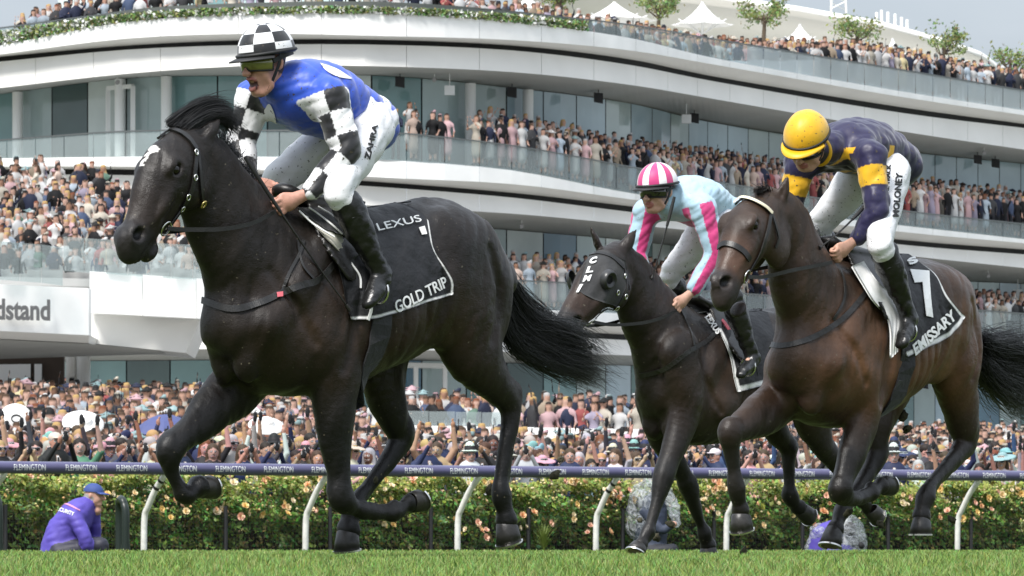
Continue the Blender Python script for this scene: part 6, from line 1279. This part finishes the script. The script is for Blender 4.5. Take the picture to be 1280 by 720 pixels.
def jockey(fr, D):
    root = empty('person'); fr.place(root); tag(root, D['label'], 'person', 'jockeys riding the racehorses')
    L = fr.L
    tor = fr.Ls(D['torso']); ra = [r[3] for r in D['torso']]; rb = [r[4] for r in D['torso']]
    f, l, u = head_axes(*[R(q) for q in D['look']]); hc = L(*D['head'])
    H = lambda x, y, z: hc+f*x+l*y+u*z
    na = [L(*q) for q in D['narm']]; fa = [L(*q) for q in D['farm']]; nl = [L(*q) for q in D['nleg']]; fl = [L(*q) for q in D['fleg']]
    allp = np.vstack([tor, na, fa, nl, fl, [H(.2, 0, 0), H(-.15, .15, .2), H(0, -.15, -.15)]])
    lo, hi = allp.min(0)-.16, allp.max(0)+.16
    S = SDF(lo, hi, .0075)
    S.chain(tor, np.array(ra)-.038, np.array(rb)-.038, k=.02, reg=0)
    for a in (na, fa):
        S.chain([a[0], (np.array(a[0])+a[1])/2, a[1], (np.array(a[1])+a[2])/2, a[2]], [.052, .046, .038, .035, .024], k=.03, reg=0)
    hand(S, na[2], na[3], near=1); hand(S, fa[2], fa[3], near=-1)
    for g in (nl, fl):
        S.chain([g[0], (np.array(g[0])*.55+np.array(g[1])*.45), g[1]], [.09, .074, .05], k=.03, reg=0); S.chain([g[1], (np.array(g[1])*.6+np.array(g[2])*.4), g[2]], [.052, .05, .034], k=.02); S.chain([g[2], (np.array(g[2])+g[3])/2], [.022, .018], k=.01, sub=1)
    # head and face
    nb = tor[-1]
    S.chain([nb, .5*nb+.5*H(-.025, 0, -.07), H(-.02, 0, -.05)], [.046, .050, .056], k=.03, reg=1)
    op = D.get('open', 0)
    S.ell(H(0, 0, .035), (.100, .078, .100), [f, l, u], k=.02, reg=1)
    S.ell(H(.040, 0, -.045-.3*op), (.060, .060, .078+.4*op), [f, l, u], k=.025, reg=1)
    S.ell(H(.070, 0, -.100-op), (.028, .030, .022), [f, l, u], k=.025, reg=1)           # chin
    S.chain([H(.085, .036, .022), H(.104, 0, .024), H(.085, -.036, .022)], [.014, .015, .014], k=.015, reg=1)   # brow
    S.chain([H(.100, 0, .015), H(.116, 0, -.014), H(.128, 0, -.034)], [.010, .012, .0155], k=.010, reg=1)       # nose
    for s in (1, -1):
        S.ell(H(.116, .013*s, -.036), (.012, .010, .010), [f, l, u], k=.008, reg=1)      # nostril wing
        S.ell(H(.068, .046*s, -.022), (.032, .024, .024), [f, l, u], k=.02, reg=1)       # cheekbone
        S.ell(H(.092, .033*s, .002), (.014, .018, .012), [f, l, u], k=.012, carve=True)  # eye socket
        S.ell(H(.085, .033*s, .002), (.012, .013, .012), k=.003, reg=4)                  # eyeball
        S.chain([H(-.004, .082*s, .016), H(-.014, .090*s, .006), H(-.012, .088*s, -.018), H(-.002, .080*s, -.032)], [.010, .011, .010, .008], [.007]*4, k=.006, reg=1)   # ear
        S.chain([H(.055, .052*s, -.055), H(.035, .056*s, -.085-.6*op), H(.06, .03*s, -.108-op)], [.016, .016, .014], k=.02, reg=1)   # jaw
    S.chain([H(.098, .024, -.066), H(.109, .010, -.061), H(.110, 0, -.063), H(.109, -.010, -.061), H(.098, -.024, -.066)], [.006, .0085, .008, .0085, .006], k=.006, reg=3)
    S.chain([H(.094, .022, -.072-op*1.3), H(.103, 0, -.079-op*1.5), H(.094, -.022, -.072-op*1.3)], [.007, .010, .007], k=.006, reg=3)
    S.chain([H(.108, .020, -.069-op*.7), H(.114, 0, -.070-op*.7), H(.108, -.020, -.069-op*.7)], [.004+op*.55]*3, [.004+op*.4]*3, k=.004, carve=True)
    V, Fq = S.mesh(); rg = S.regions(V); C = np.tile(np.array(D['skin']), (len(V), 1)); C[rg == 3] = (.36, .13, .11); C[rg == 4] = (.5, .48, .45)
    q = V-hc; hm_ = (q@f < -.012) & (q@u > -.055) & (np.linalg.norm(q, axis=1) < .13) & (np.abs(q@l) < .079); C[hm_] = D.get('hair', (.05,.03,.02))
    if op:
        m = (np.linalg.norm((V-H(.092, 0, -.074-op*.7))/1., axis=1) < .024+op*.3) & ((V-hc)@f < .098); C[m] = (.05, .012, .012)
    bd = mesh('body', V, Fq, M_skin, root, col=C, smooth=True)
    # jersey
    J = SDF(lo, hi, .0065); J.chain(tor[:-1], ra[:-1], rb[:-1], k=.03)
    for a in (na, fa):
        a = [np.array(q) for q in a]; sh = a[0]; J.chain([tor[-2]*.6+sh*.4, sh], [.085, .078], k=.05, sub=1)
        w = a[2]*.98+a[1]*.02; J.chain([sh, sh*.5+a[1]*.5, a[1], a[1]*.5+w*.5, w], [.078, .072, .066, .056, .043], k=.03)
    J.chain([tor[-2], tor[-1], tor[-1]*.55+H(-.03, 0, -.075)*.45], [.10, .088, .072], k=.03, sub=1)
    tax = unit(tor[-1]-tor[0]); J.noise(.006, 26, D['seed'], ridge=True, n=3, dir=tax); J.noise(.004, 12, D['seed']+3); J.noise(.0035, 58, D['seed']+9, ridge=True, n=3, dir=tax+np.array([0, 0, .6])); J.noise(.0010, 110, D['seed']+11, ridge=True, n=4)
    V, Fq = J.mesh()
    tp, db, wv = seg_param(V, tor); best = db/np.interp(tp, np.linspace(0, 1, len(tor)), (np.array(ra)+rb)/2); reg = np.zeros(len(V)); ta = np.zeros(len(V)); an = np.zeros(len(V))
    for i, a in enumerate((na, fa)):
        t, d, w = seg_param(V, a[:3]); q = d/np.interp(t, [0, .5, 1], [.085, .07, .045]); ax = unit(np.array(a[2])-a[0]); e1 = unit(np.array([0, 1, 0])-ax*ax[1]); e2 = np.cross(ax, e1); m = (q < best) & (t > -.05)
        best[m] = q[m]; reg[m] = i+1; ta[m] = t[m]; an[m] = np.arctan2(w[m]@e2, w[m]@e1)
    C = D['silk'](reg, ta, an, tp, V, tor, wv)
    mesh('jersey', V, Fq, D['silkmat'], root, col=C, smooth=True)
    # collar
    ca = unit(H(-.02, 0, -.05)-tor[-1]); cc = tor[-1]*.5+H(-.025, 0, -.075)*.5; e1 = unit(np.cross(ca, (0, 1, .2))); e2 = np.cross(ca, e1)
    V, Fq = tube_arr([cc+.066*(math.cos(q)*e1+math.sin(q)*e2) for q in np.linspace(0, 2*np.pi, 25)], .013, 8); mesh('collar', V, Fq, D['collar'], root, smooth=True)
    # breeches
    B = SDF(lo, hi, .009); B.chain(tor[:2], [ra[0]-.004, ra[1]-.012], [rb[0]-.004, rb[1]-.012], k=.03, sub=1)
    for g in (nl, fl):
        g = [np.array(q) for q in g]; B.chain([g[0], g[0]*.55+g[1]*.45, g[1], g[1]*.78+g[2]*.22], [.110, .091, .067, .058], k=.05)
    B.noise(.0045, 42, D['seed']+20, ridge=True, n=3, dir=(.6, .2, 1)); B.noise(.003, 18, D['seed']+23); B.noise(.002, 90, D['seed']+27, ridge=True, n=3, dir=(.6, .2, 1))
    V, Fq = B.mesh(); br = mesh('breeches', V, Fq, M_breech, root, smooth=True)
    for w in D.get('words', []): letters(fr, B, w[0], w[1], .005, 'lettering', M_rubber, br, .03, .002)
    for g in (nl, fl):
        g = [np.array(q) for q in g]; G = SDF(np.minimum.reduce(g[1:])-.16, np.maximum.reduce(g[1:])+.16, .008)
        k0 = g[1]*.82+g[2]*.18; G.chain([k0, g[1]*.55+g[2]*.45, g[1]*.2+g[2]*.8, g[2]], [.072, .068, .048, .044], k=.02)
        toe = g[3]; ft = unit(toe-g[2]); G.chain([g[2]+np.array([0, 0, -.035])-ft*.05, (g[2]+toe)/2+np.array([0, 0, -.03]), toe+np.array([0, 0, -.02]), toe+ft*.05+np.array([0, 0, -.025])], [.040, .040, .036, .026], [.036, .040, .042, .034], k=.03); G.noise(.0045, 60, D['seed']+31, ridge=True)
        V, Fq = G.mesh(); b = mesh('boot', V, Fq, M_boot, root, smooth=True)
        t = unit(g[2]-g[1]); th = np.linspace(0, 2*np.pi, 25); e1 = unit(np.cross(t, (0, 1, 0))); e2 = np.cross(t, e1); c = g[1]*.70+g[2]*.30
        V, Fq = tube_arr([c+.067*(math.cos(q)*e1+math.sin(q)*e2) for q in th], .005, 6); mesh('boot_seam', V, Fq, M_boot, b, smooth=True)
    # helmet: silk cap over a skull cap, peak, band, chin strap
    hr = (.138, .114, .128); hz = .050; nlon, nlat = 48, 20; Vs = []; Cs = []
    for j in range(nlat+1):
        ph = j/nlat*1.68   # from the crown
        for i in range(nlon):
            th = i/nlon*2*math.pi; puff = 1+.012*math.cos(th*D['cap'][1])*math.sin(ph)
            Vs.append(H(*(np.array([-.008, 0, hz])+puff*np.array([hr[0]*math.sin(ph)*math.cos(th), hr[1]*math.sin(ph)*math.sin(th), hr[2]*math.cos(ph)]))))
    Fq = []; Cf = []
    for j in range(nlat):
        for i in range(nlon):
            Fq.append((j*nlon+i, (j+1)*nlon+i, (j+1)*nlon+(i+1) % nlon, j*nlon+(i+1) % nlon)); Cf += [D['cap'][0](j/nlat, i/nlon)]*4
    hm = mesh('helmet', Vs, np.array(Fq), D['silkmat'], root, col=np.array(Cf), smooth=True)
    pk = []; n = 21
    for i in range(n):
        th = (i/(n-1)-.5)*2.5; b = np.array([hr[0]*math.cos(th)-.008, hr[1]*math.sin(th), hz-.012]); o = np.array([math.cos(th)*.062*max(0, math.cos(th*.62)), math.sin(th)*.012, -.014])
        pk += [H(*b), H(*(b+o)), H(*(b+o+np.array([0, 0, -.006]))), H(*(b+np.array([0, 0, -.010])))]
    Fk = [(4*i+j, 4*i+(j+1) % 4, 4*i+4+(j+1) % 4, 4*i+4+j) for i in range(n-1) for j in range(4)]; mesh('peak', pk, np.array(Fk), D.get('peakmat', M_rubber), hm, smooth=True)
    V, Fq = tube_arr([H(-.008+(hr[0]+.003)*math.cos(t), (hr[1]+.003)*math.sin(t), hz-.004-.004*math.cos(t)) for t in np.linspace(0, 2*np.pi, 40)], D.get('band', .008), 8); mesh('band', V, Fq, M_rubber, hm, smooth=True)
    for s in (1, -1):
        q = [H(.0, .106*s, .04), H(.005, .096*s, .0), H(.025, .082*s, -.05), H(.055, .045*s, -.112-op*.8), H(.062, 0, -.126-op)]; q = catmull(q, 5); ribbon(q, np.tile(l*s, (len(q), 1)), .014, .004, 'chin_strap', M_rubber, hm)
    # goggles wrapped round the face
    g = []; n = 27; rows = ((-.036, .94), (-.032, 1.07), (0, 1.13), (.028, 1.09), (.034, .95))
    for i in range(n):
        th = (i/(n-1)-.5)*2.5; nz = max(0, 1-abs(th)/.22)
        for z_, k_ in rows: g.append(H(.118*math.cos(th)*(.99 if k_ < 1 else k_)*.96, .087*math.sin(th)*k_, .004+z_+(nz*.018 if z_ < 0 else 0)+.004*math.cos(th*2)))
    m = len(rows); Fk = np.array([(m*i+j, m*i+m+j, m*i+m+j+1, m*i+j+1) for i in range(n-1) for j in range(m-1)]); gg = mesh('goggles', g, Fk, D['lens'], root, smooth=True)
    for edge in (1, 3):
        V, Fq = tube_arr([g[m*i+edge] for i in range(n)], .0045, 6); mesh('frame', V, Fq, M_rubber, gg, smooth=True)
    for s in (0, n-1):
        V, Fq = tube_arr([g[m*s+1], g[m*s+3]], .0045, 6); mesh('frame', V, Fq, M_rubber, gg)
    for s in (1, -1):
        q = catmull([H(.038, .096*s, .006), H(.0, .100*s, .02), H(-.05, .100*s, .03), H(-.12, .05*s, .035)], 5); ribbon(q, np.tile(l*s, (len(q), 1)), .020, .004, 'strap', M_rubber, gg)
    return root, H, na, J
BLU = np.array((.028,.085,.52)); WH = np.array((.76,.76,.77)); BK = np.array((.012,.012,.014))
def silk1(reg, ta, an, tp, V, tor, wv):
    C = np.tile(BLU, (len(V), 1)); m = reg > 0
    ck = (np.floor(ta*4.6+.3)+np.floor((an+np.pi)/(2*np.pi)*4+.35)) % 2; C[m] = np.where(ck[m, None] > 0, WH, BK)
    d = fr1.hit(_D, 0, 0)[0] if False else None
    return C
def cap1(v, h):
    r = math.floor(v*3.6+.35)
    if v > .86: return BK
    return WH if (r+math.floor(h*8+.4)) % 2 else BK
PK = np.array((.55,.045,.19)); LB = np.array((.36,.52,.63))
def silk2(reg, ta, an, tp, V, tor, wv):
    C = np.tile(LB, (len(V), 1)); m = reg > 0; st = np.floor((an+np.pi)/(2*np.pi)*6) % 2; C[m] = np.where(st[m, None] > 0, PK, LB)
    b = (reg == 0) & (tp < .62) & (wv[:, 2] < -.0) & (V[:, 1] < .10); C[b] = PK
    b = (reg == 0) & (tp > .55) & (tp < .8) & (wv[:, 2] < -.02) & (np.abs(V[:, 1]) < .06); C[b] = PK
    return C
def cap2(v, h): return PK if math.floor(h*14+.5) % 2 else WH
NV = np.array((.013,.010,.050)); YE = np.array((.72,.40,.012))
def silk3(reg, ta, an, tp, V, tor, wv):
    C = np.tile(NV, (len(V), 1)); b = (reg > 0) & (ta > .14) & (ta < .36); C[b] = YE
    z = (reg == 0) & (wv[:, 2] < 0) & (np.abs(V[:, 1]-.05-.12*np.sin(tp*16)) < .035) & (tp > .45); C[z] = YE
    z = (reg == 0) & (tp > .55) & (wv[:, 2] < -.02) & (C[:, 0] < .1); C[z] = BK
    return C
def cap3(v, h): return YE
M_coll = mat('white_collar', (.74,.74,.75), .55)
M_colb = mat('pale_blue_collar', tuple(LB), .5)
M_coly = mat('yellow_collar', tuple(YE), .5)
J1 = dict(collar=M_coll, label='jockey in blue jersey with black and white checked sleeves and checked cap, shouting', seed=101, look=(-6, -9, 0), head=(333,79,0.0), open=.020, skin=(.52,.27,.20),
  torso=[(455,154,0,.142,.17),(428,138,0,.148,.175),(398,123,0,.168,.20),(374,116,0,.150,.195),(352,108,0,.075,.08)],
  narm=[(411,122,.20),(432,190,.27),(388,240,.19),(362,252,.14)], farm=[(318,122,-.2),(300,178,-.25),(310,222,-.16),(328,232,-.10)],
  nleg=[(462,160,.13),(424,236,.30),(476,342,.34),(466,362,.36)], fleg=[(425,165,-.10),(342,232,-.28),(395,330,-.33),(385,350,-.35)],
  silk=silk1, cap=(cap1, 0), lens=M_lens, silkmat=silk('silk_blue'), words=[('ZAHRA', [(456,198),(466,154),(473,156),(463,200)])])
J3 = dict(collar=M_coly, label='jockey in navy jersey with yellow armbands and muddy yellow cap, head bowed', seed=103, look=(4, -33, -6), head=(1009,180,0.0), skin=(.50,.28,.20),
  torso=[(1114,205,0,.130,.165),(1100,193,0,.130,.165),(1079,184,0,.145,.185),(1057,183,0,.130,.18),(1034,186,0,.075,.08)],
  narm=[(1088,196,.20),(1096,262,.26),(1072,298,.17),(1054,312,.13)], farm=[(1000,206,-.2),(988,262,-.25),(1000,300,-.15),(1016,306,-.10)],
  nleg=[(1112,215,.13),(1100,300,.30),(1136,396,.34),(1130,416,.36)], fleg=[(1075,220,-.10),(1022,285,-.28),(1060,380,-.33),(1050,398,-.35)],
  silk=silk3, cap=(cap3, 6), lens=M_lens_dark, silkmat=silk('silk_navy', .45), band=.006, peakmat=mat('yellow_peak', tuple(YE), .45), words=[('OFF THE TRACK', [(1104,262),(1108,205),(1114,205),(1110,262)]), ('MOLONEY', [(1116,270),(1120,215),(1129,216),(1124,271)])])
J2 = dict(collar=M_colb, label='jockey in pale blue jersey with pink stripes and striped pink cap', seed=102, look=(2, -7, 0), head=(822,240,0.0), skin=(.52,.30,.22),
  torso=[(905,272,0,.135,.165),(889,260,0,.135,.165),(868,252,0,.148,.185),(852,250,0,.135,.185),(836,252,0,.075,.08)],
  narm=[(878,260,.20),(893,316,.25),(868,362,.17),(852,377,.13)], farm=[(808,266,-.2),(796,318,-.25),(806,352,-.15),(818,358,-.10)],
  nleg=[(905,285,.13),(908,355,.30),(940,445,.34),(930,458,.36)], fleg=[(880,290,-.10),(838,345,-.28),(868,425,-.33),(858,440,-.35)],
  silk=silk2, cap=(cap2, 0), lens=M_lens_dark, silkmat=silk('silk_pink', .5, .70))
j1, Hd1, na1, Jd1 = jockey(fr1, J1); j3, Hd3, na3, Jd3 = jockey(fr3, J3); j2, Hd2, na2, Jd2 = jockey(fr2, J2)
# white lozenges on the lead jockey's blue jersey
M_wsilk = mat('white_silk', (.74,.74,.75), .45, sheen=.2, specks=(mud, 42, .66))
def blob(fr, J, pts, name, m, parent, off=.004):
    e = catmull(list(pts)+[pts[0]], 6)[:-1]; c = e.mean(0); rings = [c+(e-c)*k for k in (1, .75, .5, .25)]; Q = np.vstack(rings+[c[None]]); n = len(e); p, nn = fr.hit(J, Q[:, 0], Q[:, 1], off)
    Fq = [(k*n+i, k*n+(i+1) % n, (k+1)*n+(i+1) % n, (k+1)*n+i) for k in range(3) for i in range(n)]; Ft = [(3*n+i, 3*n+(i+1) % n, 4*n) for i in range(n)]
    return mesh(name, p, [np.array(Fq), np.array(Ft)], m, parent, smooth=True)
for q in ([(330,138),(336,130),(342,140),(345,156),(338,156),(331,148)], [(380,134),(386,134),(396,146),(402,152),(392,152),(384,144)], [(400,78),(418,84),(432,92),(440,98),(424,96),(408,88)]):
    blob(fr1, Jd1, q, 'jersey_patch', M_wsilk, j1)
# whips, held: things of their own
def whip(fr, a, b, label, la, lb):
    p, q = fr.world(fr.L(*a, la)), fr.world(fr.L(*b, lb)); root = empty('riding_whip', p); tag(root, label, 'whip', "jockeys' whips")
    t = np.linspace(0, 1, 10)[:, None]; pts = (q-p)*t+np.array([0, 0, -.015])*np.sin(t*np.pi); V, Fq = tube_arr(pts[3:], np.linspace(.0055, .004, 7), 8); mesh('shaft', V, Fq, M_leather, root, smooth=True)
    V, Fq = tube_arr(pts[:4], [.009, .0105, .010, .008], 8); mesh('grip', V, Fq, M_rubber, root, smooth=True)
    V, Fq = tube_arr([pts[-2]*.4+pts[-1]*.6, pts[-1]], [.010, .013], 8); mesh('flap', V, Fq, M_leather, root, smooth=True)
whip(fr1, (306,196), (438,388), 'black whip held down along the shoulder of the star-faced black horse', .12, .30)
whip(fr3, (1086,252), (1024,310), 'black whip held by the jockey in navy and yellow', .20, .12)
whip(fr2, (843,246), (815,348), 'black whip held upright by the jockey in pink and pale blue', .20, .10)
